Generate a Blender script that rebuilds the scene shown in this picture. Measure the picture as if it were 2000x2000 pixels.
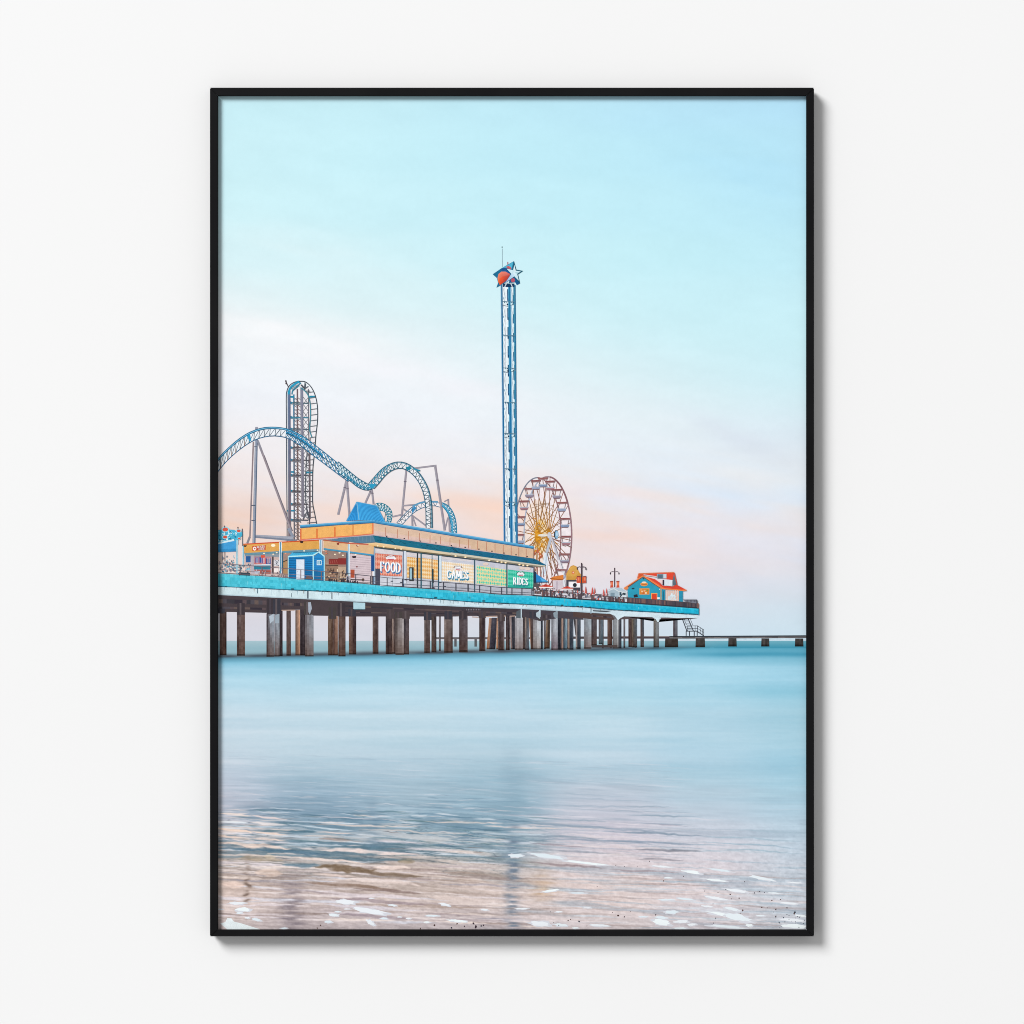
import bpy, math, random
import numpy as np

for o in list(bpy.data.objects):
    bpy.data.objects.remove(o, do_unlink=True)
S = bpy.context.scene
C = S.collection

# ------------------------------------------------------------------ camera, light, exposure
PX = 0.0005                       # one photograph pixel on the frame front, in metres (A1 poster)
H0 = 1.5                          # height of the picture centre above the floor
FRONT, PRINT_Y, BACK = -0.0160, -0.0108, -0.0040
CAM_D = 3.0
cam = bpy.data.cameras.new('camera')
camo = bpy.data.objects.new('camera', cam); C.objects.link(camo)
camo.location = (0, FRONT - CAM_D, H0); camo.rotation_euler = (math.radians(90), 0, 0)
cam.sensor_width = 36; cam.lens = 36 * CAM_D / 1.0; cam.clip_end = 200; cam.clip_start = 0.1
S.camera = camo

W = bpy.data.worlds.new('World'); S.world = W; W.use_nodes = True
bg = W.node_tree.nodes['Background']; bg.inputs[0].default_value = (1, 1, 1, 1); bg.inputs[1].default_value = 0.425

ld = bpy.data.lights.new('soft_key_light', 'AREA'); ld.shape = 'DISK'; ld.size = 17.0; ld.energy = 19700  # unseen soft key lamp, placed far off to cast the frame shadow; no window
ld.color = (1, 1, 1)
lo = bpy.data.objects.new('soft_key_light', ld); C.objects.link(lo)
dv = np.array([-0.92, -1.0, 0.92]); dv = dv / np.linalg.norm(dv) * 40
lo.location = (dv[0], dv[1], dv[2] + H0)
from mathutils import Vector
lo.rotation_euler = Vector((-dv[0], -dv[1], -dv[2])).to_track_quat('-Z', 'Y').to_euler()

S.view_settings.view_transform = 'Standard'; S.view_settings.look = 'None'
S.view_settings.exposure = 0.0; S.view_settings.gamma = 1.0; S.view_settings.use_curve_mapping = False
S.render.engine = 'CYCLES'; S.cycles.pixel_filter_type = 'BLACKMAN_HARRIS'; S.cycles.filter_width = 1.0; S.render.resolution_x = S.render.resolution_y = 1024

GAIN = 1.15                       # white 0.8 paint photographs at about 0.92

def lin(c):
    c = np.asarray(c, float)
    return np.where(c <= 0.04045, c / 12.92, ((c + 0.055) / 1.055) ** 2.4)
def hx(h):
    h = h.lstrip('#')
    return np.array([int(h[i:i + 2], 16) / 255 for i in (0, 2, 4)])
def ink(h):                        # colour of the printed ink, from the colour it photographs as
    return np.clip(lin(hx(h) if isinstance(h, str) else h) / GAIN, 0, 0.9)
def mixc(a, b, t):
    a = hx(a) if isinstance(a, str) else a
    b = hx(b) if isinstance(b, str) else b
    return a * (1 - t) + b * t

# ------------------------------------------------------------------ materials
def base_mat(name, rough, spec):
    m = bpy.data.materials.new(name); m.use_nodes = True
    b = m.node_tree.nodes['Principled BSDF']
    b.inputs['Roughness'].default_value = rough
    b.inputs['Specular IOR Level'].default_value = spec
    return m, m.node_tree.nodes, m.node_tree.links, b

def noise_colour(nodes, links, b, c0, c1, scale, detail=3):
    tc = nodes.new('ShaderNodeTexCoord'); n = nodes.new('ShaderNodeTexNoise'); r = nodes.new('ShaderNodeValToRGB')
    n.inputs['Scale'].default_value = scale; n.inputs['Detail'].default_value = detail
    r.color_ramp.elements[0].color = (*c0, 1); r.color_ramp.elements[1].color = (*c1, 1)
    r.color_ramp.elements[0].position = 0.35; r.color_ramp.elements[1].position = 0.65
    links.new(tc.outputs['Object'], n.inputs['Vector']); links.new(n.outputs['Fac'], r.inputs['Fac'])
    links.new(r.outputs['Color'], b.inputs['Base Color'])
    return tc, n

wall_mat, nd, lk, b = base_mat('matte_wall_paint', 0.9, 0.1)
tc, n = noise_colour(nd, lk, b, (0.798, 0.798, 0.798), (0.803, 0.803, 0.803), 2.0)
n2 = nd.new('ShaderNodeTexNoise'); n2.inputs['Scale'].default_value = 900; n2.inputs['Detail'].default_value = 2
bp = nd.new('ShaderNodeBump'); bp.inputs['Strength'].default_value = 0.03; bp.inputs['Distance'].default_value = 0.0004
lk.new(tc.outputs['Object'], n2.inputs['Vector']); lk.new(n2.outputs['Fac'], bp.inputs['Height']); lk.new(bp.outputs['Normal'], b.inputs['Normal'])

metal_mat, nd, lk, b = base_mat('black_powder_coated_metal', 0.42, 0.10)
tc, n = noise_colour(nd, lk, b, (0.0046, 0.0046, 0.0053), (0.0068, 0.0068, 0.0076), 18)
n2 = nd.new('ShaderNodeTexNoise'); n2.inputs['Scale'].default_value = 1500; n2.inputs['Detail'].default_value = 2
bp = nd.new('ShaderNodeBump'); bp.inputs['Strength'].default_value = 0.12; bp.inputs['Distance'].default_value = 0.0002
lk.new(tc.outputs['Object'], n2.inputs['Vector']); lk.new(n2.outputs['Fac'], bp.inputs['Height']); lk.new(bp.outputs['Normal'], b.inputs['Normal'])

board_mat, nd, lk, b = base_mat('grey_backing_board', 0.9, 0.1)
noise_colour(nd, lk, b, (0.16, 0.14, 0.12), (0.2, 0.18, 0.15), 60)
rubber_mat, nd, lk, b = base_mat('clear_rubber', 0.6, 0.2)
noise_colour(nd, lk, b, (0.3, 0.3, 0.3), (0.36, 0.36, 0.36), 200)

def print_material(name, grain):
    m, nd, lk, b = base_mat(name, 0.75, 0.08)
    at = nd.new('ShaderNodeAttribute'); at.attribute_name = 'ink'
    tc = nd.new('ShaderNodeTexCoord'); n = nd.new('ShaderNodeTexNoise'); n.inputs['Scale'].default_value = 1400
    n.inputs['Detail'].default_value = 2
    mr = nd.new('ShaderNodeMapRange'); mr.inputs['From Min'].default_value = 0.25; mr.inputs['From Max'].default_value = 0.75
    mr.inputs['To Min'].default_value = 1 - grain; mr.inputs['To Max'].default_value = 1 + grain
    mx = nd.new('ShaderNodeMix'); mx.data_type = 'RGBA'; mx.blend_type = 'MULTIPLY'; mx.inputs[0].default_value = 1.0
    lk.new(tc.outputs['Object'], n.inputs['Vector']); lk.new(n.outputs['Fac'], mr.inputs['Value'])
    n3 = nd.new('ShaderNodeTexNoise'); n3.inputs['Scale'].default_value = 190; n3.inputs['Detail'].default_value = 3
    mr3 = nd.new('ShaderNodeMapRange'); mr3.inputs['From Min'].default_value = 0.3; mr3.inputs['From Max'].default_value = 0.7
    mr3.inputs['To Min'].default_value = 1 - grain * 0.7; mr3.inputs['To Max'].default_value = 1 + grain * 0.7
    mm = nd.new('ShaderNodeMath'); mm.operation = 'MULTIPLY'
    lk.new(tc.outputs['Object'], n3.inputs['Vector']); lk.new(n3.outputs['Fac'], mr3.inputs['Value'])
    lk.new(mr.outputs['Result'], mm.inputs[0]); lk.new(mr3.outputs['Result'], mm.inputs[1])
    lk.new(at.outputs['Color'], mx.inputs[6]); lk.new(mm.outputs[0], mx.inputs[7])
    lk.new(mx.outputs[2], b.inputs['Base Color'])
    return m
soft_ink = print_material('soft_print_ink', 0.012)
crisp_ink = print_material('crisp_print_ink', 0.10)

# ------------------------------------------------------------------ wall and frame
def add_mesh(name, verts, faces, mat, parent=None):
    me = bpy.data.meshes.new(name); me.from_pydata([tuple(map(float, v)) for v in verts], [], faces); me.validate(); me.update()
    o = bpy.data.objects.new(name, me); C.objects.link(o)
    if mat: me.materials.append(mat)
    if parent: o.parent = parent
    return o

def box(x0, x1, y0, y1, z0, z1):
    v = [(x, y, z) for x in (x0, x1) for y in (y0, y1) for z in (z0, z1)]
    f = [(0, 1, 3, 2), (4, 6, 7, 5), (0, 4, 5, 1), (2, 3, 7, 6), (0, 2, 6, 4), (1, 5, 7, 3)]
    return v, f

wall = add_mesh('wall', *box(-2.4, 2.4, 0.0, 0.12, 0.0, 2.9), wall_mat); wall['kind'] = 'structure'

def wx(px): return (px - 1000) * PX
def wz(py): return H0 + (1000 - py) * PX

OUT = (410.0, 171.0, 1590.0, 1829.0)          # outer edge of the frame: left, top, right, bottom
INN = (425.5, 187.0, 1575.0, 1816.0)          # inner lip
frame = bpy.data.objects.new('framed_poster', None); C.objects.link(frame)
frame.location = (0, 0, wz(OUT[3])); frame.empty_display_size = 0.1
frame['label'] = 'tall framed seaside funfair pier poster in a thin black metal frame on the white wall'
frame['category'] = 'framed poster'
OFF = Vector((0, 0, -wz(OUT[3])))             # children are modelled in world coordinates

def child(o, parent=frame):
    o.parent = parent
    if parent is frame: o.location = OFF
    return o

def rail(o0, o1, i0, i1, inward):
    """one mitred rail: o0-o1 outer edge, i0-i1 inner lip (world x,z); chamfered front, rebate behind"""
    g = 0.0003
    o0, o1, i0, i1 = (np.array(p, float) for p in (o0, o1, i0, i1))
    d = (o1 - o0) / np.linalg.norm(o1 - o0)
    ch = 0.0007
    def ring(o, i, s):
        o = o + d * s * g; i = i + d * s * g
        w = i - o; u = w / np.linalg.norm(w)
        c = ch * 1.414
        prof = [(o, BACK), (o, FRONT + ch), (o + u * c, FRONT), (i - u * c, FRONT), (i, FRONT + ch), (i, PRINT_Y - 0.0012), (i - u * 0.004, PRINT_Y - 0.0012), (i - u * 0.004, BACK)]
        return [(p[0], y, p[1]) for p, y in prof]
    a = ring(o0, i0, 1); bb = ring(o1, i1, -1); n = len(a)
    v = a + bb
    f = [(k, (k + 1) % n, n + (k + 1) % n, n + k) for k in range(n)] + [tuple(range(n))[::-1], tuple(range(n, 2 * n))]
    return v, f
ox0, oz0, ox1, oz1 = wx(OUT[0]), wz(OUT[1]), wx(OUT[2]), wz(OUT[3])
ix0, iz0, ix1, iz1 = wx(INN[0]), wz(INN[1]), wx(INN[2]), wz(INN[3])
for q in (((ox0, oz0), (ox1, oz0), (ix0, iz0), (ix1, iz0)), ((ox1, oz0), (ox1, oz1), (ix1, iz0), (ix1, iz1)),
          ((ox1, oz1), (ox0, oz1), (ix1, iz1), (ix0, iz1)), ((ox0, oz1), (ox0, oz0), (ix0, iz1), (ix0, iz0))):
    r = child(add_mesh('frame_rail', *rail(*q, 0), metal_mat))
    import bmesh
    bm = bmesh.new(); bm.from_mesh(r.data); bmesh.ops.recalc_face_normals(bm, faces=bm.faces); bm.to_mesh(r.data); bm.free()
for sx, cx in ((1, ox0), (-1, ox1)):
    for sz, cz in ((-1, oz0), (1, oz1)):
        xa, xb = sorted((cx + sx * 0.0008, cx + sx * 0.0066)); za, zb = sorted((cz + sz * 0.0008, cz + sz * 0.0062))
        child(add_mesh('corner_bracket', *box(xa, xb, FRONT + 0.0022, BACK - 0.001, za, zb), metal_mat))
child(add_mesh('backing_board', *box(ix0 - 0.0015, ix1 + 0.0015, BACK - 0.003, BACK - 0.0003, iz1 - 0.0015, iz0 + 0.0015), board_mat))

# the sheet itself (a thin card whose face carries the printed layers)
paper_mat, nd, lk, b = base_mat('poster_paper', 0.8, 0.08)
noise_colour(nd, lk, b, (0.78, 0.78, 0.77), (0.8, 0.8, 0.79), 300)
sheet = child(add_mesh('art_print', *box(ix0 - 0.0016, ix1 + 0.0016, PRINT_Y + 0.00004, PRINT_Y + 0.0012, iz1 - 0.0016, iz0 + 0.0016), paper_mat))

# ------------------------------------------------------------------ printed layers
STEP = 1.5e-6
CELL = 2
occ = np.zeros((2000 // CELL, 2000 // CELL), int)      # ink layers already lying at each spot of the sheet
X0, Y0, X1, Y1 = INN[0] - 3, INN[1] - 3, INN[2] + 3, INN[3] + 3

def clip(poly):
    """clip a polygon (px, py, colour...) to the sheet"""
    for ax, lim, sgn in ((0, X0, 1), (0, X1, -1), (1, Y0, 1), (1, Y1, -1)):
        out = []
        for k in range(len(poly)):
            p, q = poly[k - 1], poly[k]
            a, c = (p[ax] - lim) * sgn, (q[ax] - lim) * sgn
            if (a < 0) != (c < 0):
                out.append(p + (q - p) * (a / (a - c)))
            if c >= 0: out.append(q)
        poly = out
        if not poly: return []
    return poly

class Print:
    """one printed motif: flat ink shapes gathered into one mesh"""
    def __init__(s, name, label=None):
        s.name, s.label, s.v, s.f, s.c = name, label, [], [], []
    def face(s, pts, cols, cells=None):
        P = [np.concatenate([np.asarray(p, float)[:2], ink(c)]) for p, c in zip(pts, cols)]
        if any(p[0] < X0 or p[0] > X1 or p[1] < Y0 or p[1] > Y1 for p in P):
            P = clip(P)
            if len(P) < 3: return
        xs = [p[0] for p in P]; ys = [p[1] for p in P]
        if cells is None:
            a, bb = int((min(xs) - 0.6) // CELL), int((max(xs) + 0.6) // CELL) + 1
            c, d = int((min(ys) - 0.6) // CELL), int((max(ys) + 0.6) // CELL) + 1
            sl = (slice(c, d), slice(a, bb))
        else: sl = cells
        lv = occ[sl].max() + 1
        occ[sl] = lv
        n = len(s.v)
        s.v += [(wx(p[0]), PRINT_Y - STEP * (lv + 2), wz(p[1])) for p in P]
        s.c += [tuple(p[2:5]) for p in P]
        s.f.append(tuple(range(n, n + len(P))))
    def poly(s, pts, col):
        cols = [col] * len(pts) if isinstance(col, (str, np.ndarray)) else col
        s.face(pts, cols)
    def rect(s, x0, y0, x1, y1, col): s.poly([(x0, y0), (x1, y0), (x1, y1), (x0, y1)], col)
    def ell(s, cx, cy, rx, ry, col, n=14, rot=0.0, rough=0.0, rng=None):
        pts = []
        for k in range(n):
            a = 2 * math.pi * k / n
            r = 1 + (rng.uniform(-rough, rough) if rng else 0)
            x, y = rx * r * math.cos(a), ry * r * math.sin(a)
            pts.append((cx + x * math.cos(rot) - y * math.sin(rot), cy + x * math.sin(rot) + y * math.cos(rot)))
        s.poly(pts, col)
    def line(s, a, b, w, col, col2=None):
        a, b = np.asarray(a, float), np.asarray(b, float)
        d = b - a; L = np.linalg.norm(d)
        if w < 2.6: w *= 1.22; col = mixc(col, '20303c', .12) if w < 2 else col
        if L < 1e-6: return
        nrm = np.array([-d[1], d[0]]) / L * w / 2
        k = max(1, int(L // 14))
        if abs(d[0]) < 3 or abs(d[1]) < 3: k = 1
        c2 = col if col2 is None else col2
        for q in range(k):
            t0, t1 = q / k, (q + 1) / k
            p, r = a + d * t0, a + d * t1
            ca = mixc(col, c2, t0); cb = mixc(col, c2, t1)
            s.face([p + nrm, r + nrm, r - nrm, p - nrm], [ca, cb, cb, ca])
    def path(s, pts, w, col):
        for p, q in zip(pts, pts[1:]): s.line(p, q, w, col)
    def curve(s, pts, w, col, n=5):
        s.strip(smooth(pts, n), w, col)
    def strip(s, P, w, col):
        P = [np.asarray(p, float) for p in P]
        T = [P[min(k + 1, len(P) - 1)] - P[max(k - 1, 0)] for k in range(len(P))]
        N = [np.array([-t[1], t[0]]) / (np.linalg.norm(t) + 1e-9) * w / 2 for t in T]
        for k in range(len(P) - 1):
            s.face([P[k] + N[k], P[k + 1] + N[k + 1], P[k + 1] - N[k + 1], P[k] - N[k]], [col] * 4)
    def band(s, A, B, col):
        for k in range(len(A) - 1): s.face([A[k], A[k + 1], B[k + 1], B[k]], [col] * 4)
    def done(s, mat=None):
        if not s.f: return None
        o = add_mesh(s.name, s.v, s.f, mat or crisp_ink)
        at = o.data.color_attributes.new('ink', 'FLOAT_COLOR', 'POINT')
        if len(o.data.vertices) == len(s.c):
            at.data.foreach_set('color', np.c_[np.array(s.c), np.ones(len(s.c))].ravel().astype(np.float32))
        else: print('VERT MISMATCH', s.name)
        o.parent = sheet
        if s.label: o['label'] = s.label
        return o

def smooth(pts, n=5):
    P = [np.asarray(p, float) for p in pts]; out = []
    for k in range(len(P) - 1):
        a, b, c, d = P[max(k - 1, 0)], P[k], P[k + 1], P[min(k + 2, len(P) - 1)]
        for q in range(n):
            t = q / n
            out.append(0.5 * (2 * b + (c - a) * t + (2 * a - 5 * b + 4 * c - d) * t * t + (3 * b - a - 3 * c + d) * t ** 3))
    out.append(P[-1]); return out

def resample(P, n):
    P = np.array(P); L = np.r_[0, np.cumsum(np.linalg.norm(np.diff(P, axis=0), axis=1))]
    t = np.linspace(0, L[-1], n)
    return [np.array([np.interp(q, L, P[:, 0]), np.interp(q, L, P[:, 1])]) for q in t]

class Zm:                          # a drawing window: window units to sheet pixels
    def __init__(s, x, y, w=260): s.x, s.y, s.k = x, y, w / 1932
    def __call__(s, X, Y): return (s.x + X * s.k, s.y + Y * s.k)
    def l(s, *p): return [s(*q) for q in p]
    def x_(s, X): return s.x + X * s.k
    def y_(s, Y): return s.y + Y * s.k

# --- value noise
def vnoise(X, Y, fx, fy, seed):
    rng = np.random.RandomState(seed); G = rng.rand(257, 257)
    u, v = X * fx + 40.3, Y * fy + 17.7
    i, j = np.floor(u).astype(int), np.floor(v).astype(int); fu, fv = u - i, v - j
    fu, fv = fu * fu * (3 - 2 * fu), fv * fv * (3 - 2 * fv); i %= 256; j %= 256
    return (G[j, i] * (1 - fu) + G[j, i + 1] * fu) * (1 - fv) + (G[j + 1, i] * (1 - fu) + G[j + 1, i + 1] * fu) * fv - 0.5

def field(X, Y, ctrl, sx, sy):
    num = 0; den = 0
    for x, y, c in ctrl:
        c = hx(c) if isinstance(c, str) else np.atleast_1d(np.asarray(c, float))
        w = np.exp(-0.5 * (((X - x) / sx) ** 2 + ((Y - y) / sy) ** 2)) + 1e-12
        num = num + w[..., None] * c; den = den + w
    return num / den[..., None]

def grid_layer(name, label, x0, y0, x1, y1, step, colour, level, mat):
    nx, ny = int(round((x1 - x0) / step)) + 1, int(round((y1 - y0) / step)) + 1
    X, Y = np.meshgrid(np.linspace(x0, x1, nx), np.linspace(y0, y1, ny))
    col = np.clip(colour(X, Y), 0, 1); L = np.clip(lin(col) / GAIN, 0, 0.9)
    co = np.stack([(X - 1000) * PX, np.full_like(X, PRINT_Y - STEP * level), H0 + (1000 - Y) * PX], -1).reshape(-1, 3)
    idx = np.arange(nx * ny).reshape(ny, nx)
    F = np.stack([idx[:-1, :-1], idx[1:, :-1], idx[1:, 1:], idx[:-1, 1:]], -1).reshape(-1, 4)
    me = bpy.data.meshes.new(name)
    me.vertices.add(len(co)); me.vertices.foreach_set('co', co.ravel().astype(np.float32))
    me.loops.add(F.size); me.loops.foreach_set('vertex_index', F.ravel().astype(np.int32))
    me.polygons.add(len(F)); me.polygons.foreach_set('loop_start', np.arange(0, F.size, 4, dtype=np.int32))
    me.update(calc_edges=True)
    at = me.color_attributes.new('ink', 'FLOAT_COLOR', 'POINT')
    at.data.foreach_set('color', np.concatenate([L.reshape(-1, 3), np.ones((len(co), 1))], 1).ravel().astype(np.float32))
    o = bpy.data.objects.new(name, me); C.objects.link(o); me.materials.append(mat); o.parent = sheet
    o['label'] = label
    return o

HOR = 1252.0
# --- sky
sky_ctrl = []
rows = {190: ('c6eef6', 'c3edf7', 'bceaf7', 'b6e5f8', 'afe0f8'), 300: ('caf0f7', 'c5eff8', 'beecf8', 'baeaf8', 'b3e4f8'),
        400: ('cdf2f8', 'c9f0f8', 'c2eef8', 'beecf8', 'b8e8f8'), 500: ('d6f2f7', 'd0f2f8', 'c9f0f8', 'c2eff8', 'bdebf8'),
        580: ('e2f2f5', 'daf2f6', 'cff1f7', 'c8f0f8', 'c4eef8'), 650: ('f2f5f7', 'e9f3f6', 'd7f1f7', 'ccf0f7', 'c8f0f8'),
        720: ('f1f4f8', 'f1f5f9', 'e4f2f7', 'd5f0f6', 'caeff8'), 790: ('eef1f8', 'f0f4fa', 'ecf3f8', 'e0f1f6', 'd2eef6'),
        850: ('f2eeef', 'f0f1f6', 'edf1f8', 'e6f1f7', 'd8e6f2'), 900: ('f3e9e9', 'f1ecee', 'eff0f5', 'e8eff6', 'dde9f3'),
        950: ('f1e2df', 'f1e4e2', 'f0e9ea', 'ebedf3', 'e0ebf3'), 1000: ('efd9d0', 'f1dcd6', 'f2dad0', 'ece7ec', 'e3e8f1'),
        1040: ('edd2c6', 'f0d6cd', 'f1d4ca', 'efe0e3', 'e4e5ee'), 1080: ('ecd3c8', 'eed6cd', 'f0d9d2', 'ecdfe2', 'e2e1eb'),
        1130: ('ead5d0', 'ead5d2', 'e8dbe0', 'e5dee7', 'dcdfea'), 1180: ('dcd6df', 'dcd6df', 'dcdae4', 'd9deea', 'cfdfeb'),
        1225: ('d4d3de', 'd4d3de', 'd2d6e1', 'cddcea', 'c6dfec'), 1255: ('d2d3de', 'd0d4df', 'cdd8e3', 'c9dcea', 'c6e0ee')}
for y, cs in rows.items():
    for x, c in zip((430, 715, 1000, 1285, 1570), cs): sky_ctrl.append((x, y, mixc(c, 'eef3f7', .08 if y < 880 else .14)))
def sky_colour(X, Y):
    D = Y - 0.18 * (X - 1000)
    wob = 16 * vnoise(X, D, 1 / 260, 1 / 90, 5)
    c = field(X, Y + wob, sky_ctrl, 165, 36)
    def puff(cx, cy, rx, ry, slope, col, a, seed):
        q = np.exp(-(((X - cx) / rx) ** 2 + ((Y - cy - slope * (X - cx)) / ry) ** 2)) * np.clip(1 + 0.9 * vnoise(X, D, 1 / 70, 1 / 14, seed), 0, 2)
        return (q * a)[..., None], hx(col)
    for args in ((560, 655, 240, 38, 0.22, 'fafafc', 0.6, 1), (850, 745, 230, 26, 0.22, 'f4f4fa', 0.5, 2), (1450, 860, 110, 22, 0.4, 'd4dce9', 0.55, 3),
                 (1230, 800, 250, 26, 0.25, 'e6f1f7', 0.4, 4), (950, 985, 120, 22, 0.06, 'f3d5c8', 0.5, 6), (1180, 1046, 90, 16, 0.05, 'f3d8cf', 0.5, 7),
                 (760, 990, 140, 20, -0.05, 'f2d6ca', 0.45, 8), (470, 1010, 90, 40, 0, 'edcbbb', 0.5, 9), (1400, 965, 160, 20, 0.1, 'd9e4f0', 0.4, 10),
                 (1180, 960, 170, 20, 0.1, 'f0e4ea', 0.4, 12), (1480, 340, 200, 60, 0.3, 'aee0f7', 0.35, 13), (640, 500, 200, 40, 0.3, 'dff4f8', 0.4, 14)):
        q, k = puff(*args); q = np.clip(q, 0, 1); c = c * (1 - q) + k * q
    pk = (vnoise(X, D, 1 / 150, 1 / 24, 23) + .5 * vnoise(X, D, 1 / 60, 1 / 10, 24)) * np.exp(-((Y - 1020) / 110) ** 2)
    c = c + (0.075 * pk)[..., None] * np.array([.5, -.2, -.8])
    n = 0.012 * vnoise(X, D, 1 / 90, 1 / 26, 21) + 0.008 * vnoise(X, Y, 1 / 28, 1 / 12, 22)
    return c + n[..., None]
grid_layer('printed_sky', 'printed pale blue to peach evening sky', X0, Y0, X1, HOR + 1, 4, sky_colour, 0, soft_ink)

# --- sea
def pier_foot(X): return np.where(X < 1395, 1284.5 - (X - 425) * 0.0195, 1266.0)
sea_ctrl = []
rows = {1300: ('9bd0e6', '9ad0e6', '9cd2e8', 'a2d5ea', 'a6d8ec', 'a8d9ee', '90c8de'), 1325: ('add9eb', 'abd9ec', 'aedaec', 'b0dbee', 'b0dbee', 'aadaed', '9fd4ea'),
        1360: ('b6dbeb', 'b0d9ea', 'b2daeb', 'b3daec', 'addaeb', 'a3d4e8', '93cbe0'), 1400: ('bfdae8', 'b8d9e7', 'b7d9e7', 'b6d8e8', 'b0d6e6', 'a4d0e3', '8fc6da'),
        1440: ('c4d9e5', 'bdd7e4', 'b5d4e2', 'b6d5e4', 'b9d8e7', 'aad2e4', '9bcbde'), 1480: ('c6d6e2', 'b4cedc', 'b2cddc', 'aecbda', 'bbd5e4', 'aed2e4', '9dcce0'),
        1515: ('c6d0de', 'abc5d4', 'afc8d7', 'a5c3d3', 'b8cedc', 'afcfdf', 'a3cde0'), 1550: ('bfc5d3', '97b2c5', 'a7bfce', '9bb9ca', 'bfcad8', 'b5cddc', 'aacfe0'),
        1585: ('bdbfcc', '84a1b6', '9cb5c5', '8fafc1', 'c6cad7', 'bfcfdd', 'b4d0e0'), 1620: ('c3bfc6', '7d9aac', '94acba', '88a6b6', 'cfcad6', 'c9d0dd', 'bcd2e1'),
        1655: ('c5b7b2', '7a929e', '9aa9b2', '8ea6b1', 'd6ccd4', 'd3d2dc', 'c3d3e1'), 1690: ('b5a79c', '82878a', '968e88', 'a7a8a6', 'dbcdd0', 'dad2d9', 'c3d0dd'),
        1725: ('d2b9aa', 'ab9a92', 'b3a196', 'c2b1a6', 'dfcdc9', 'ddd3d7', 'bccbd8'), 1760: ('ddc6ba', 'bca9a4', 'cbb9b0', 'cebcb4', 'e0cdc8', 'd6ccd0', 'b9c6d3'),
        1790: ('d5c3bc', 'aa9d9f', 'c6b9b9', 'bcb0b2', 'd0c2c1', 'c8c0c6', 'b9c3ce'), 1815: ('c4b6b4', 'a2969a', 'b3a9ae', 'aba2a8', 'bfb5b8', 'bdb9c1', 'bac2cc')}
for y, cs in rows.items():
    for x, c in zip((440, 590, 800, 960, 1180, 1390, 1560), cs): sea_ctrl.append((x, y, c))
amp_ctrl = [(x, y, a) for y, aa in {1450: (.05, .05, .05, .05, .03, .02), 1510: (.3, .3, .25, .25, .15, .05), 1550: (.5, .5, .45, .45, .3, .1), 1590: (.9, .8, .7, .75, .4, .15),
            1630: (1.1, 1.1, 1.1, 1.1, .55, .3), 1670: (1.1, 1.2, 1.2, 1.1, .55, .42), 1705: (.6, .9, 1.2, 1.1, .35, .42), 1740: (.5, .6, 1.0, .9, .3, .45), 1780: (.5, .6, .9, .8, .45, .5), 1815: (.5, .5, .7, .7, .5, .5)}.items()
            for x, a in zip((440, 590, 800, 980, 1200, 1480), aa)]
sea_ctrl = [(x, y, mixc(c, 'd3e0ea', (.5 if x < 900 else .34) * max(0, 1 - abs(y - 1405) / 120)) if y < 1500 else mixc(c, 'e6d8d6', .42 * min(1, max(0, (y - 1660) / 70)) * (1 if x < 1300 else .5))) for x, y, c in sea_ctrl]
def stamps(c, X, Y, L):
    """lens shaped wavelets: centre, half length, half thickness, slope, colour, strength"""
    xs, ys = X[0], Y[:, 0]
    for cx, cy, hl, th, sl, col, al in L:
        i0, i1 = np.searchsorted(xs, [cx - hl, cx + hl]); e = th + abs(sl) * hl + 2; j0, j1 = np.searchsorted(ys, [cy - e, cy + e])
        if i1 <= i0 or j1 <= j0: continue
        x, y = X[j0:j1, i0:i1], Y[j0:j1, i0:i1]
        a = (x - cx) / hl; t = th * (1 - a * a) ** 0.8
        w = 0.35 + 0.12 * th; sd = int(cx * 7 + cy * 3) % 97
        yc = cy + sl * (x - cx) + 6 * w * vnoise(x, y, 1 / 38, 1 / 60, sd + 100) + 3.2 * w * vnoise(x, y, 1 / 11, 1 / 9, sd + 101)
        sf = 1.3 + 0.3 * max(0, th - 2)
        m = np.clip((t - np.abs(y - yc)) / sf + 0.35, 0, 1) * np.clip(t / .5, 0, 1) * al * np.clip(1.0 + 1.1 * vnoise(x, y, 1 / 24, 1 / 2.6, sd + 102), .25, 1)
        c[j0:j1, i0:i1] = c[j0:j1, i0:i1] * (1 - m[..., None]) + hx(col) * m[..., None]
    return c
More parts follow.
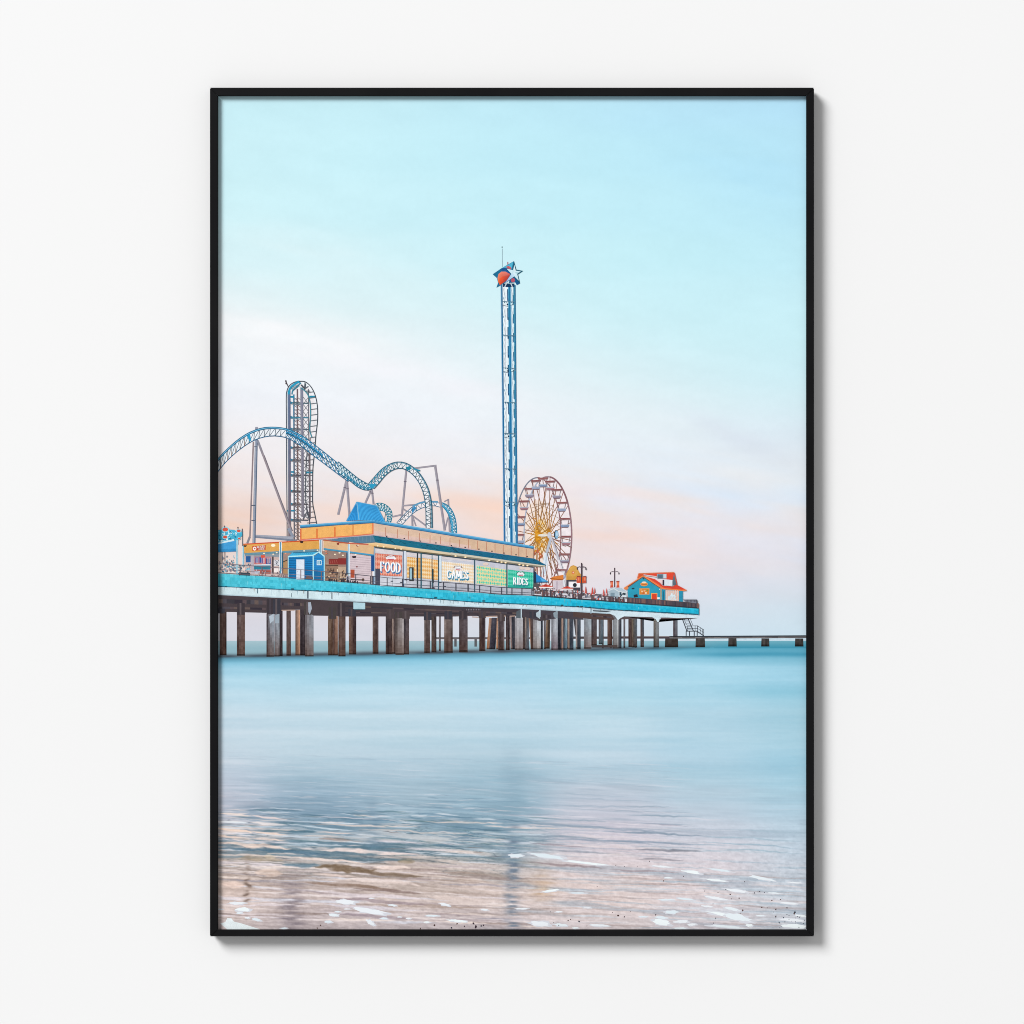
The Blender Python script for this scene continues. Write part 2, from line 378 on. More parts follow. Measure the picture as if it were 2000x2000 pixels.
def wavelets():
    r = random.Random(17); L = []
    def add(n, x0, x1, y0, y1, l0, l1, t0, t1, cols, a0, a1, skip=None):
        for k in range(n):
            x, y = r.uniform(x0, x1), r.uniform(y0, y1)
            if skip and skip(x, y): continue
            L.append((x, y + .03 * (x - 760), r.uniform(l0, l1), r.uniform(t0, t1), r.uniform(.02, .06), r.choice(cols), r.uniform(a0, a1)))
    add(330, 425, 1330, 1478, 1560, 14, 60, .5, 1.0, ('cfd8e4', 'a7bac9', 'd9dce6', '9cb4c5'), .2, .45)
    add(150, 425, 1050, 1550, 1605, 12, 50, .6, 1.3, ('dfe1ea', '86a2b6', 'e6dde0', '7593a8', '94aec0'), .35, .7)
    add(70, 425, 1030, 1585, 1668, 16, 55, .7, 1.8, ('eee0dd', 'e4eaf1', 'f3e0d6', 'dfe6ee'), .6, .9, lambda x, y: 555 < x < 640 and r.random() < .7)
    add(170, 425, 1060, 1585, 1672, 12, 46, .6, 1.7, ('54768c', '6888a0', '4a6a7e', '7a94a8', '5f7f86'), .45, .8)
    add(40, 425, 1000, 1600, 1690, 8, 30, .5, .9, ('3f4f60', '52606c', '6a5a58'), .5, .8)
    add(60, 620, 1050, 1680, 1790, 20, 80, .8, 2.2, ('eadad6', 'a4928c', 'e3d6d8', 'b3a29c', '9c8c86'), .3, .6)
    add(46, 425, 1000, 1690, 1806, 50, 170, 1.2, 3.2, ('efe2e0', 'e8dde2', 'd9d8e2', 'f2e2da'), .55, .9)
    add(46, 425, 1000, 1690, 1806, 40, 150, .9, 2.6, ('a08e8a', 'a99a9e', '93827c', '9d98a4', 'b09c92'), .5, .8)
    add(40, 425, 1060, 1600, 1690, 30, 110, .8, 2.0, ('eadfe4', 'd5dfea', 'f2ded4', 'cfdae6'), .6, .9)
    add(40, 1030, 1575, 1690, 1806, 50, 150, 1.0, 2.6, ('eadfe0', 'cfd9e3', 'e6d6d4', 'd9dfe8'), .5, .8)
    add(34, 1030, 1575, 1690, 1806, 50, 150, .8, 2.0, ('a9b0bc', 'ab9a98', 'a3b4c2', 'b8a8a6'), .45, .75)
    add(60, 1040, 1575, 1580, 1800, 20, 90, .6, 1.4, ('b4c0cc', 'e9e2e6', 'c0c8d2', 'dfe2ea'), .25, .5)
    add(46, 1030, 1330, 1560, 1665, 40, 130, .6, 1.5, ('9aacbc', 'a5b3c2', '8fa2b4', 'b0b6c4'), .45, .75)
    add(30, 1300, 1575, 1610, 1800, 40, 120, .6, 1.5, ('a5bccb', 'b4c6d2', '9fb6c6'), .4, .7)
    add(26, 1030, 1330, 1570, 1670, 40, 120, .8, 1.8, ('e4dde3', 'dfdbe4', 'e8dede'), .4, .7)
    return L
def placed(z, L): return [(z.x_(x), z.y_(y), h * z.k, t * z.k, sl, col, a) for x, y, h, t, sl, col, a in L]
zq = Zm(410, 1436, 394); zr = Zm(1000, 1240, 590)
BANDS = placed(zq, ((300, 1093, 260, 15, .04, '54768c', .8), (820, 1128, 340, 20, .05, '527288', .85), (1500, 1190, 420, 18, .02, '5c7888', .8), (870, 1255, 190, 22, .02, '5e8094', .7), (480, 1190, 230, 30, .02, 'a8957c', .6), (570, 1175, 60, 26, .1, 'e2cfb4', .4),
    (1300, 1290, 300, 36, .06, '7d6853', .9), (1720, 1335, 330, 24, .05, '84705f', .85), (1880, 1200, 90, 26, .02, '8b7a5c', .5), (1360, 1452, 470, 17, .08, '8e7668', .85), (1700, 1495, 340, 16, .08, '917d78', .85), (1620, 1595, 480, 18, .07, 'a39298', .85), (1600, 1745, 430, 16, .07, 'a5969e', .8), (1200, 1000, 170, 16, .02, 'a08478', .5), (880, 930, 150, 16, .01, '46697a', .7), (1600, 1080, 330, 16, .0, '55788a', .7),
    (230, 770, 170, 12, .08, 'f3e2da', .9), (560, 793, 190, 10, .11, 'f0dcd8', .9), (220, 836, 150, 12, .02, 'e8eef4', .9), (560, 856, 190, 13, .08, 'f2e8e6', .9), (230, 915, 190, 14, .12, 'f6dccb', .95), (580, 953, 180, 11, .1, 'f4dccf', .9), (1050, 890, 330, 10, .09, 'dfe8f0', .8), (240, 990, 190, 15, .11, 'f4dacb', .95), (580, 1010, 180, 9, .07, 'f2dacd', .9), (340, 964, 110, 5, .05, 'e9eaf2', .9),
    (430, 1062, 360, 18, .09, 'f4dccf', .95), (1000, 1050, 290, 11, .03, 'e6edf5', .9), (1180, 938, 200, 6, .05, 'f3ded6', .9), (1380, 1118, 640, 20, .06, 'f3e0da', .95), (1160, 1205, 380, 13, .09, 'f3ddd2', .9), (1740, 1270, 190, 18, .02, 'f3dfd6', .9), (1160, 838, 150, 6, .02, 'efdfda', .8), (1450, 726, 90, 5, .02, 'e3e6ee', .8), (1250, 688, 100, 4, .01, 'dde0e8', .7),
    (1650, 1408, 380, 26, .07, 'efddd6', .85), (1560, 1540, 560, 18, .07, 'e4d8dc', .85), (1550, 1660, 480, 20, .07, 'd9d3dc', .8), (560, 1330, 140, 40, .0, 'f0d6c6', .6), (200, 1440, 130, 34, .0, 'f0d4c6', .6), (1180, 1345, 220, 12, .06, 'eed8ce', .8))) + \
  placed(zr, ((400, 1022, 360, 5, .04, 'a2b4c4', .6), (600, 1056, 320, 5, .05, 'a0b2c2', .6), (520, 1100, 320, 6, .03, '9dafc0', .6), (970, 1160, 260, 6, .03, '8fa3b4', .8), (400, 1188, 220, 6, .03, '93a6b6', .7), (960, 1216, 150, 4, .04, 'a29fae', .7), (620, 1240, 440, 7, .06, '91a0b2', .75), (910, 1275, 320, 8, .05, '8496a8', .8), (320, 1298, 290, 7, .03, '8a9cac', .75),
    (720, 1325, 520, 8, .04, '8999ac', .8), (300, 1350, 200, 6, .06, '9a8f98', .7), (1000, 1383, 230, 9, .03, '7f828e', .8), (440, 1392, 200, 6, .05, '9098a6', .7), (950, 1438, 160, 7, .03, '8c8a94', .75), (1640, 1262, 270, 4, .05, 'a8bfcd', .7), (1540, 1305, 350, 5, .05, 'a3bccb', .75), (1540, 1348, 360, 5, .07, '9fb8c8', .8), (1600, 1386, 300, 5, .06, 'a0bac9', .7),
    (1750, 1120, 150, 3, .02, 'c2d3df', .5), (560, 1270, 420, 5, .05, 'dfd8e0', .7), (700, 1300, 420, 6, .05, 'e2dade', .7), (640, 1360, 380, 8, .04, 'e4d8da', .7), (60, 1230, 160, 6, .03, 'd6d8e0', .8), (100, 1268, 140, 6, .02, 'd9d6dc', .8), (40, 1330, 120, 9, .06, 'dfe2ea', .8), (350, 1480, 260, 8, .09, '8d7c80', .7), (850, 1515, 240, 6, .04, '9c8a90', .65), (300, 1790, 420, 8, .01, 'b3a39f', .6), (900, 1770, 350, 6, .02, 'a9b1be', .6), (1500, 1640, 330, 8, .05, 'b3c2ce', .6), (1650, 1720, 260, 8, .06, 'a9bcca', .6), (1600, 1560, 280, 8, .06, 'bccad6', .6)))
WAVES = wavelets()
def sea_colour(X, Y):
    c = field(X, Y, sea_ctrl, 70, 17)
    # long exposure streaks of the calm water
    st = vnoise(X, Y, 1 / 260, 1 / 13, 31) + 0.6 * vnoise(X, Y, 1 / 120, 1 / 6, 32) + 0.35 * vnoise(X, Y, 1 / 34, 1 / 2.6, 40)
    c = c + (0.036 * st * np.clip((1640 - Y) / 120, 0, 1))[..., None] * np.array([1.3, .8, .6])
    # band of deeper water by the piles and beyond them
    foot = pier_foot(X)
    t = np.clip((Y - foot) / (24 + 14 * np.clip((X - 1180) / 250, 0, 1) + 8 * vnoise(X, Y, 1 / 120, 0, 48)), 0, 1); far = np.clip((X - 1180) / 250, 0, 1)
    near = mixc('5fb0cd', '4ba3c0', 0.5)
    near = (1 - far)[..., None] * hx('6ab4d0') + far[..., None] * hx('54a3bd')
    k = (1 - t ** 0.8)[..., None]
    c = np.where((Y > foot)[..., None], c * (1 - k) + near * k, c)
    g = np.exp(-(((Y - 1279 - 3 * vnoise(X, Y, 1 / 90, 0, 37)) / 5) ** 2)) * np.clip((X - 1290) / 140, 0, 1); c = c * (1 - 0.85 * g)[..., None] + hx('4799b6') * (0.85 * g)[..., None]
    g = np.exp(-(((Y - 1352) / 14) ** 2)) * np.clip((X - 1380) / 120, 0, 1); c = c * (1 - 0.5 * g)[..., None] + hx('85c3d9') * (0.5 * g)[..., None]
    u = np.clip((Y - HOR) / 14, 0, 1)[..., None]
    behind_l = hx('a9c5cf') * (1 - u) + hx('93b7c3') * u
    behind_r = hx('74afc0') * (1 - u) + hx('3f93ae') * u
    bh = behind_l * (1 - far)[..., None] + behind_r * far[..., None]
    c = np.where((Y <= foot)[..., None], bh, c)
    # dark line of shade at the foot of the piles
    q = np.exp(-(((Y - foot + 1.2) / (4.6 - 2.0 * far)) ** 2)) * np.clip((1398 - X) / 120, 0, 1) * (0.85 + 0.5 * vnoise(X, Y, 1 / 30, 1 / 5, 33))
    c = c * (1 - 0.95 * np.clip(q, 0, 1))[..., None] + (hx('3f444e') * (1 - far)[..., None] + hx('2f6074') * far[..., None]) * (0.95 * np.clip(q, 0, 1))[..., None]
    q2 = np.exp(-(((Y - foot - 5) / 5) ** 2)) * np.clip((1300 - X) / 120, 0, 1) * 0.5
    c = c * (1 - q2)[..., None] + hx('5b94ab') * q2[..., None]
    # ripples near the shore
    def ss(a, b, v): v = np.clip((v - a) / (b - a), 0, 1); return v * v * (3 - 2 * v)
    amp = np.clip(field(X, Y, amp_ctrl, 90, 24)[..., 0], 0, 1.2) * np.clip((Y - 1455) / 60, 0, 1)
    D = Y - (0.045 + 0.05 * np.clip((Y - 1650) / 120, 0, 1)) * (X - 760) + 5 * vnoise(X, Y, 1 / 120, 1 / 70, 34) + 6 * np.sin((X - 430) / 190.0)
    left = ss(0, 1, np.clip((1120 - X) / 220, 0, 1)); warm = np.clip((Y - 1590) / 70, 0, 1); low = ss(1690, 1735, Y + 0.0 * X)
    Xw = X + 60 * vnoise(X, D, 1 / 80, 1 / 30, 41)
    thin = np.clip((1665 - Y) / 90, 0, 1); r1 = (1 - .7 * thin) * vnoise(Xw, D, 1 / 120, 1 / 8.5, 35) + (0.5 + .45 * thin) * vnoise(Xw, D, 1 / 75, 1 / 4.2, 36) + 0.35 * vnoise(Xw, D, 1 / 34, 1 / 2.6, 39)
    r2 = vnoise(Xw, D, 1 / 210, 1 / 11.0, 43) + 0.4 * vnoise(X, D, 1 / 90, 1 / 5.0, 44)
    hi = hx('d5dde8') * (1 - warm)[..., None] + hx('f6e0d6') * warm[..., None]
    lo = hx('7b98ad') * (1 - warm)[..., None] + hx('5f7b8b') * warm[..., None]
    brown = ss(1672, 1700, Y + 12 * vnoise(X, D, 1 / 60, 1 / 10, 45))[..., None]; lo = lo * (1 - brown) + hx('83746a') * brown
    gb = ss(1735, 1790, Y + 0 * X)[..., None]; lo = lo * (1 - gb) + hx('968a8d') * gb; hi = hi * (1 - gb) + hx('e4d6d2') * gb
    aL = amp * left * (1 - 0.35 * low)
    zone = ss(1560, 1625, Y + 0 * X)
    m = ss(0.08, 0.26, r1) * aL * (0.2 + 0.8 * zone) * 0.42; c = c * (1 - m)[..., None] + hi * m[..., None]
    m = ss(-0.02, 0.25, -r1) * aL * (0.3 + 0.7 * zone) * (0.6 - 0.25 * low); c = c * (1 - m)[..., None] + lo * m[..., None]
    crack = np.exp(-((r1 - 0.06) / 0.022) ** 2) * aL * zone * 0.42 * np.clip(1 - low * .6, 0, 1); c = c * (1 - crack)[..., None] + hx('4b5866') * crack[..., None]
    # longer, calmer swells on the right
    aR = amp * (1 - left)
    loR = hx('90a3b4') * np.ones(c.shape); hiR = hx('e6dde1') * np.ones(c.shape)
    m = ss(0.12, 0.34, r2) * aR * 0.9; c = c * (1 - m)[..., None] + loR * m[..., None]
    m = ss(0.05, 0.3, -r2) * aR * 0.5 * warm; c = c * (1 - m)[..., None] + hiR * m[..., None]
    fl = vnoise(X, D, 1 / 58, 1 / 2.3, 46) + 0.6 * vnoise(X, D, 1 / 130, 1 / 3.6, 47)
    c = c + (0.075 * fl * ss(1470, 1580, Y + 0 * X) * (1 - 0.55 * (1 - left)))[..., None]
    c = stamps(c, X, Y, WAVES); c = stamps(c, X, Y, BANDS)
    # broken mirror images: tower, lift hill, hall
    def mirror(cx, w, y0, y1, col, a, seed, c):
        q = np.exp(-(((X - cx - 12 * vnoise(X, Y, 1 / 300, 1 / 5, seed) * np.clip((Y - 1450) / 150, .2, 1)) / w) ** 2)) * np.clip((Y - y0) / (150 if w > 30 else 70), 0, 1) * np.clip((y1 - Y) / 20, 0, 1)
        q = np.clip(q * a * (0.72 + 2.0 * vnoise(X, Y, 1 / 26, 1 / 3.0, seed + 1) * np.clip((Y - 1480) / 150, .3, 1)), 0, .88)[..., None]
        return c * (1 - q) + hx(col) * q
    c = mirror(1001, 13, 1585, 1830, '6c7c8f', 0.72, 50, c)
    c = mirror(1001, 26, 1440, 1700, '7f9fb2', 0.34, 52, c)
    c = mirror(585, 40, 1470, 1680, '7c99ac', 0.3, 54, c)
    c = mirror(568, 22, 1690, 1830, '8a7f86', 0.8, 56, c)
    c = mirror(727, 14, 1530, 1690, '708ba0', 0.4, 58, c)
    c = mirror(483, 5, 1660, 1775, '7d6a60', 0.8, 60, c)
    c = mirror(1062, 22, 1690, 1765, 'c29c74', 0.6, 62, c)
    def blot(cx, cy, rx, ry, col, a, c, sl=0.05):
        q = np.exp(-(((X - cx) / rx) ** 2 + ((Y - cy - sl * (X - cx)) / ry) ** 2) ** 1.6) * a * np.clip(1 + 1.2 * vnoise(X, D, 1 / 30, 1 / 4, int(cx)), 0, 1.6)
        q = np.clip(q, 0, .95)[..., None]; return c * (1 - q) + hx(col) * q
    # fine sandy sparkle close to the shore, laid in little slanting runs
    fine = vnoise(X, D, 1 / 7, 1 / 2.4, 70) + 0.7 * vnoise(X, Y, 1 / 2.6, 1 / 2.2, 71) + 0.9 * vnoise(X + 1.8 * Y, Y - 0.25 * X, 1 / 13, 1 / 3.4, 72)
    c = c + (0.062 * fine * np.clip((Y - 1575) / 120, 0.1, 1))[..., None]
    return c
grid_layer('printed_sea', 'printed smooth turquoise sea running into rippled wet sand', X0, HOR, X1, Y1, 1.25, sea_colour, 1.2, soft_ink)

rng = random.Random(7)
zw1, zw2 = Zm(410, 1240, 590), Zm(1000, 1240, 590)
D2R = math.pi / 180
for z, L in ((zw1, ((865, 1712, 65, 14, 5), (1020, 1770, 95, 15, 9), (165, 1720, 50, 8, 0), (210, 1760, 45, 12, 0), (185, 1782, 18, 5, 0), (235, 1813, 15, 5, 0), (295, 1825, 25, 8, 10), (790, 1795, 30, 8, 5),
                    (815, 1774, 18, 4, 0), (755, 1838, 25, 7, 0), (1025, 1845, 28, 12, 35), (1110, 1818, 25, 6, 0), (1165, 1733, 25, 5, 8), (1420, 1800, 40, 5, 0), (1500, 1728, 35, 7, 10), (1580, 1833, 60, 7, 5),
                    (1385, 1842, 20, 5, 0), (1268, 1818, 15, 4, 0), (1210, 1808, 15, 3, 0), (1755, 1762, 25, 5, 4), (875, 1757, 20, 3, 0), (1030, 1688, 16, 3, 0), (60, 1758, 16, 3, 0), (470, 1880, 24, 4, 0))),
             (zw2, ((180, 1852, 65, 15, 5), (310, 1860, 40, 8, 5), (555, 1862, 60, 7, 4), (1020, 1777, 40, 10, 0), (960, 1840, 55, 17, 10), (960, 1812, 40, 8, 6), (1085, 1838, 45, 8, 0), (1150, 1857, 25, 7, 0),
                    (1370, 1795, 120, 11, 10), (1450, 1812, 80, 19, 14), (1410, 1757, 45, 9, 12), (1370, 1870, 110, 7, 5), (1520, 1862, 20, 8, 0), (1800, 1868, 70, 13, 5), (1790, 1828, 75, 9, 5), (1080, 1880, 40, 6, 0),
                    (405, 1878, 20, 5, 0), (1110, 1693, 55, 6, 5), (990, 1698, 45, 5, 0), (1310, 1688, 70, 7, 9), (1250, 1740, 35, 5, 5), (1440, 1640, 70, 8, 8), (1770, 1720, 60, 6, 5), (1150, 1520, 55, 9, 8),
                    (1000, 1557, 25, 4, 0), (1330, 1508, 70, 6, 9), (1600, 1560, 80, 8, 12), (1310, 1573, 55, 6, 6), (250, 1640, 50, 7, -8), (420, 1655, 50, 4, 0), (230, 1418, 100, 11, 8), (470, 1462, 130, 7, 6),
                    (960, 1485, 60, 5, 5), (25, 1415, 40, 10, 0), (60, 1755, 35, 4, 0), (300, 1775, 25, 4, 0), (480, 1750, 25, 3, 0), (1590, 1800, 30, 4, 0), (840, 1807, 30, 4, 0), (1680, 1655, 40, 4, 4), (1810, 1588, 50, 4, 4), (1850, 1800, 40, 5, 8)))):
    for x, y, rx, ry, ro in L:
        p = z(x, y)
        foam = Print('printed_foam_patch'); foam.ell(p[0] + 1, p[1] + .5, rx * z.k * 1.22, ry * z.k * 1.35, 'd9dbe3', 18, ro * D2R, .3, rng); foam.ell(*p, rx * z.k, ry * z.k, rng.choice(('f2fafc', 'e9f2f7', 'e2eef5', 'eef3f8')), 18, ro * D2R, 0.28, rng); foam.done(soft_ink)
foam = Print('printed_foam_patch'); foam.poly(zw1.l((62, 1850), (95, 1842), (108, 1815), (135, 1818), (150, 1838), (200, 1850), (255, 1868), (330, 1890), (110, 1890)), 'eaf3f5')
foam.done()
speck = Print('printed_seaweed', 'printed dark specks of seaweed on the wet sand')
for z, L in ((zw2, ((245, 1776, 4), (645, 1780, 4), (680, 1800, 8), (920, 1795, 5), (430, 1838, 7), (360, 1830, 6), (375, 1824, 4), (970, 1578, 6), (880, 1452, 4), (1490, 1583, 5), (1235, 1642, 4), (1320, 1652, 5),
                    (1370, 1633, 5), (1398, 1664, 5), (1455, 1688, 6), (1405, 1693, 5), (1553, 1655, 5), (1587, 1645, 4), (1617, 1652, 4), (1665, 1703, 6), (1720, 1697, 5), (1600, 1747, 6), (1478, 1766, 8), (1690, 1760, 6),
                    (1762, 1750, 6), (1812, 1778, 7), (1808, 1787, 6), (1305, 1816, 5), (1290, 1848, 5), (1465, 1785, 4), (1635, 1750, 4), (1677, 1777, 4), (1845, 1803, 4), (1135, 1732, 4), (1288, 1725, 4), (720, 1808, 5),
                    (760, 1775, 4), (300, 1862, 5), (268, 1845, 5), (480, 1866, 4), (1690, 1806, 5), (1100, 1548, 4), (720, 1485, 3), (665, 1480, 3), (805, 1484, 3), (545, 1612, 4))),
             (zw1, ((1685, 1850, 10), (1700, 1872, 10), (1750, 1862, 8), (1735, 1866, 6), (1580, 1852, 6), (1435, 1862, 7), (705, 1862, 6), (685, 1880, 5), (1545, 1878, 6), (1345, 1882, 5), (1627, 1868, 5)))):
    for x, y, r in L:
        p = z(x, y); k = z.k * 1.0
        speck.ell(*p, r * k * rng.uniform(.65, 1.1), r * k * rng.uniform(.5, .85), rng.choice(('3d2f38', '4a3530', '2e3440', '5a4038')), 7, rng.uniform(0, 3), 0.2, rng)
for k in range(22):
    p = zw2(rng.uniform(1690, 1880), rng.uniform(1790, 1882)); r = rng.uniform(.6, 1.4)
    speck.ell(*p, r, r * .8, '3f4c58', 6)
speck.done()['kind'] = 'stuff'

# ================================================================== the printed pier, back to front
Z1, Z2, Z3, Z4 = Zm(420, 1010), Zm(660, 980), Zm(880, 1040), Zm(1120, 1080)
ZA, ZB, ZC, ZD = Zm(420, 700), Zm(420, 900), Zm(660, 860), Zm(880, 900)
ZT, ZR = Zm(930, 470, 140), Zm(1330, 1140)
PALE = 'eef3f8'

# --- lift hill of the coaster
lift = Print('printed_lift_hill', 'printed vertical coaster lift hill with rounded top')
z = ZA
# outer rails of the hill: left straight, top arch, right bulge; the lower half runs on in window ZB
oL = z.l((1040, 2660), (1038, 2200), (1032, 1500), (1030, 900), (1028, 560), (1040, 460), (1075, 390), (1140, 345), (1215, 325))
oR = z.l((1215, 330), (1300, 335), (1380, 400), (1440, 510), (1475, 650), (1485, 800), (1478, 950), (1460, 1100), (1440, 1350), (1415, 1600), (1410, 1900), (1412, 2100), (1440, 2250), (1470, 2400))
iR = z.l((1235, 420), (1300, 470), (1350, 540), (1375, 650), (1382, 800), (1372, 950), (1372, 1050), (1400, 1140))
lift.poly(z.l((1040, 520), (1090, 420), (1210, 345), (1360, 420), (1440, 620), (1460, 850), (1440, 1100), (1400, 1600), (1395, 2320), (1050, 2330)), mixc('eef2f8', 'efe4e4', .5))
for X, w, c, c2 in ((1190, 5, '6d5a60', '7b6258'), (1138, 4, '3f7fa0', '6d6468'), (1350, 3, '6b6d78', '5d5258')):
    lift.line(z(X, 440 if X > 1150 else 520), z(X + (8 if X < 1300 else 20), 2640), w * .62, c, c2)
for k, Y in enumerate(range(560, 2640, 54)):
    q = 1 if k % 2 else 0
    lift.line(z(1138, Y), z(1190, Y + 50), 1.0, '6d6a72'); lift.line(z(1190, Y), z(1245, Y + 46), 1.1, '7d6a6a'); lift.line(z(1140, Y + 46), z(1190, Y), .8, '8b8088')
for Y in range(560, 2320, 105):
    lift.line(z(1275, Y), z(1350, Y + 100), 1.1, '7e8088'); lift.line(z(1350, Y), z(1275, Y + 100), 1.0, '8a8890')
for Y, c in ((640, '4a6570'), (850, '3f7f96'), (1020, '52606c'), (1290, '5d5860'), (1470, '5f5a60'), (1690, '51525c'), (1920, '514c52'), (2110, '5c5256'), (2340, '4d5664')):
    lift.line(z(1090, Y), z(1350, Y + 10), 2.6, c)
    lift.line(z(1095, Y + 18), z(1240, Y + 30), 1.6, mixc(c, 'c0c0c8', .35))
    if Y > 600: lift.poly(z.l((1090, Y - 22), (1125, Y - 2), (1090, Y + 24)), '2d7f9b')
for Y, h in ((555, 30), (1650, 24)):
    lift.rect(*z(1090, Y - 15), *z(1140, Y + h - 15), '2586a6')
lift.rect(*z(1365, 538), *z(1445, 566), '2586a6'); lift.rect(*z(1310, 1640), *z(1410, 1668), '2d86a2'); lift.rect(*z(1045, 2200), *z(1150, 2222), '2a86a8')
lift.line(z(1068, 470), z(1078, 2640), 5.6, '5f6f92', '77686e')
lift.line(z(1052, 470), z(1060, 2640), 1.2, '7aa2c0', '8b7f84')
lift.line(z(1252, 420), z(1268, 2300), 5.6, '7d8196', '7e7a86'); lift.line(z(1240, 420), z(1256, 2300), 1.4, 'a8a8b8', '8f8890')
lift.curve(oL, 1.6, '45525e'); lift.curve(z.l((1060, 520), (1075, 450), (1110, 400), (1180, 350), (1225, 335)), 4.2, '2a9abf')
lift.curve(z.l((1110, 520), (1120, 470), (1160, 430), (1240, 350)), 2.4, '2f86a4')
lift.curve(oR, 1.7, '38444e'); lift.curve(iR, 2.2, '3d8a9c')
for k in range(8): lift.line(z(1090 + k * 14, 420 - k * 6), z(1130 + k * 13, 470 - k * 10), 1, '3b7d92')
for a, bb in (((1300, 470), (1375, 470)), ((1310, 360), (1300, 450)), ((1350, 400), (1310, 430))): lift.line(z(*a), z(*bb), 1.4, '55616a')
for t in range(10):
    Y = 480 + t * 82
    xo = np.interp(Y, [480, 650, 800, 950, 1100, 1250], [1430, 1475, 1485, 1478, 1460, 1450]); xi = np.interp(Y, [480, 650, 800, 950, 1050, 1250], [1330, 1375, 1382, 1372, 1372, 1370])
    lift.line(z(xi, Y + 14), z(xo, Y), 1.2, '727d84')
lift.line(z(1300, 335), z(1290, 450), 1.2, '55616a'); lift.line(z(1245, 380), z(1300, 440), 3, '4c525c')
for t in range(14):
    Y = 1390 + t * 76; xo = np.interp(Y, [1350, 1600, 1900, 2100, 2250, 2400], [1440, 1415, 1410, 1412, 1440, 1470])
    lift.line(z(1320 + 10 * (t % 2), Y + 10), z(xo, Y), 1.1, '6a6870')
lift.curve(z.l((1332, 1330), (1312, 1620), (1308, 2000), (1330, 2230), (1365, 2350)), 1.6, '515a62'); lift.curve(z.l((1375, 1150), (1372, 1500), (1375, 2000), (1378, 2330)), 1.5, '7a6a6c')
lift.line(z(1320, 2150), z(1370, 2330), 1.2, '5c5660'); lift.line(z(1270, 2330), z(1330, 2220), 1.6, '6b6a74')
lift.line(z(1022, 330), z(1055, 405), 1.4, '4a3f44'); lift.ell(*z(1022, 325), 1.7, 1.7, '43383e', 8); lift.ell(*z(1026, 358), 1.6, 2.2, '43383e', 8)
lift.done()

# --- steel supports of the coaster
sup = Print('printed_coaster_support', 'printed grey steel coaster supports')
G, GL, GD = '8b8796', 'aeadb8', '77707c'
z = ZB
sup.line(z(696, -78), z(1106, 1020), 4.6, '9a8f96'); sup.line(z(709, -78), z(1119, 1020), 1.4, '7d747e')
sup.line(z(550, -280), z(500, 1100), 3.0, '8f8084'); sup.line(z(500, 1100), z(460, 1200), 4.4, '8a8790')
sup.line(z(1060, 980), z(1130, 1115), 5.6, '8d95a6'); sup.line(z(565, 1092), z(1130, 1120), 5.2, 'a2a6b4'); sup.line(z(565, 1106), z(1180, 1158), 3.4, '7c8496')
sup.done()
z = ZC
for a, bb, w in (((125, 570), (0, 1080), 5), ((125, 570), (170, 1170), 5), ((490, 700), (395, 910), 4.4), ((490, 720), (515, 930), 4.2), ((990, 430), (915, 1200), 4.4), ((1110, 405), (1430, 365), 3.6), ((1410, 370), (1550, 1310), 5),
                 ((940, 950), (1480, 905), 3.2), ((940, 990), (1330, 1280), 3.2), ((790, 1110), (930, 1078), 3.4), ((1075, 1090), (1080, 1245), 4), ((1085, 1110), (1130, 1245), 2.4), ((1600, 850), (1620, 1330), 3.6), ((1540, 890), (1600, 860), 2.6),
                 ((1595, 1120), (1550, 1300), 3)):
    s1 = Print('printed_coaster_support'); s1.line(z(*a), z(*bb), w, '938b96'); 
    s1.line(z(a[0] - w * 1.6, a[1]), z(bb[0] - w * 1.6, bb[1]), w * .3, 'b5b0ba')
    ab = np.array(bb) - np.array(a); m = np.array(a) + ab * .22
    if w > 4: s1.ell(*z(*m), 3.3, 1.1, '6f6874', 8)
    s1.done()
sup = Print('printed_coaster_support', 'printed tall grey support post of the coaster')
z = ZA
sup.line(z(595, 1000), z(556, 2680), 5.4, '8a95ac', '8690a4'); sup.line(z(612, 1000), z(574, 2680), 1.5, '5f6f86')
sup.line(z(583, 1200), z(549, 2680), 1.1, 'b9bfca'); sup.rect(*z(578, 992), *z(618, 1030), '9a9aa8')
sup.rect(*z(562, 1272), *z(608, 1286), '6a7384'); sup.rect(*z(520, 2126), *z(578, 2140), '4d5666'); sup.rect(*z(522, 2345), *z(570, 2358), '4d5666')
sup.line(z(612, 1190), z(696, 1413), 4.6, '8a8f9e', '998e96')
sup.done()

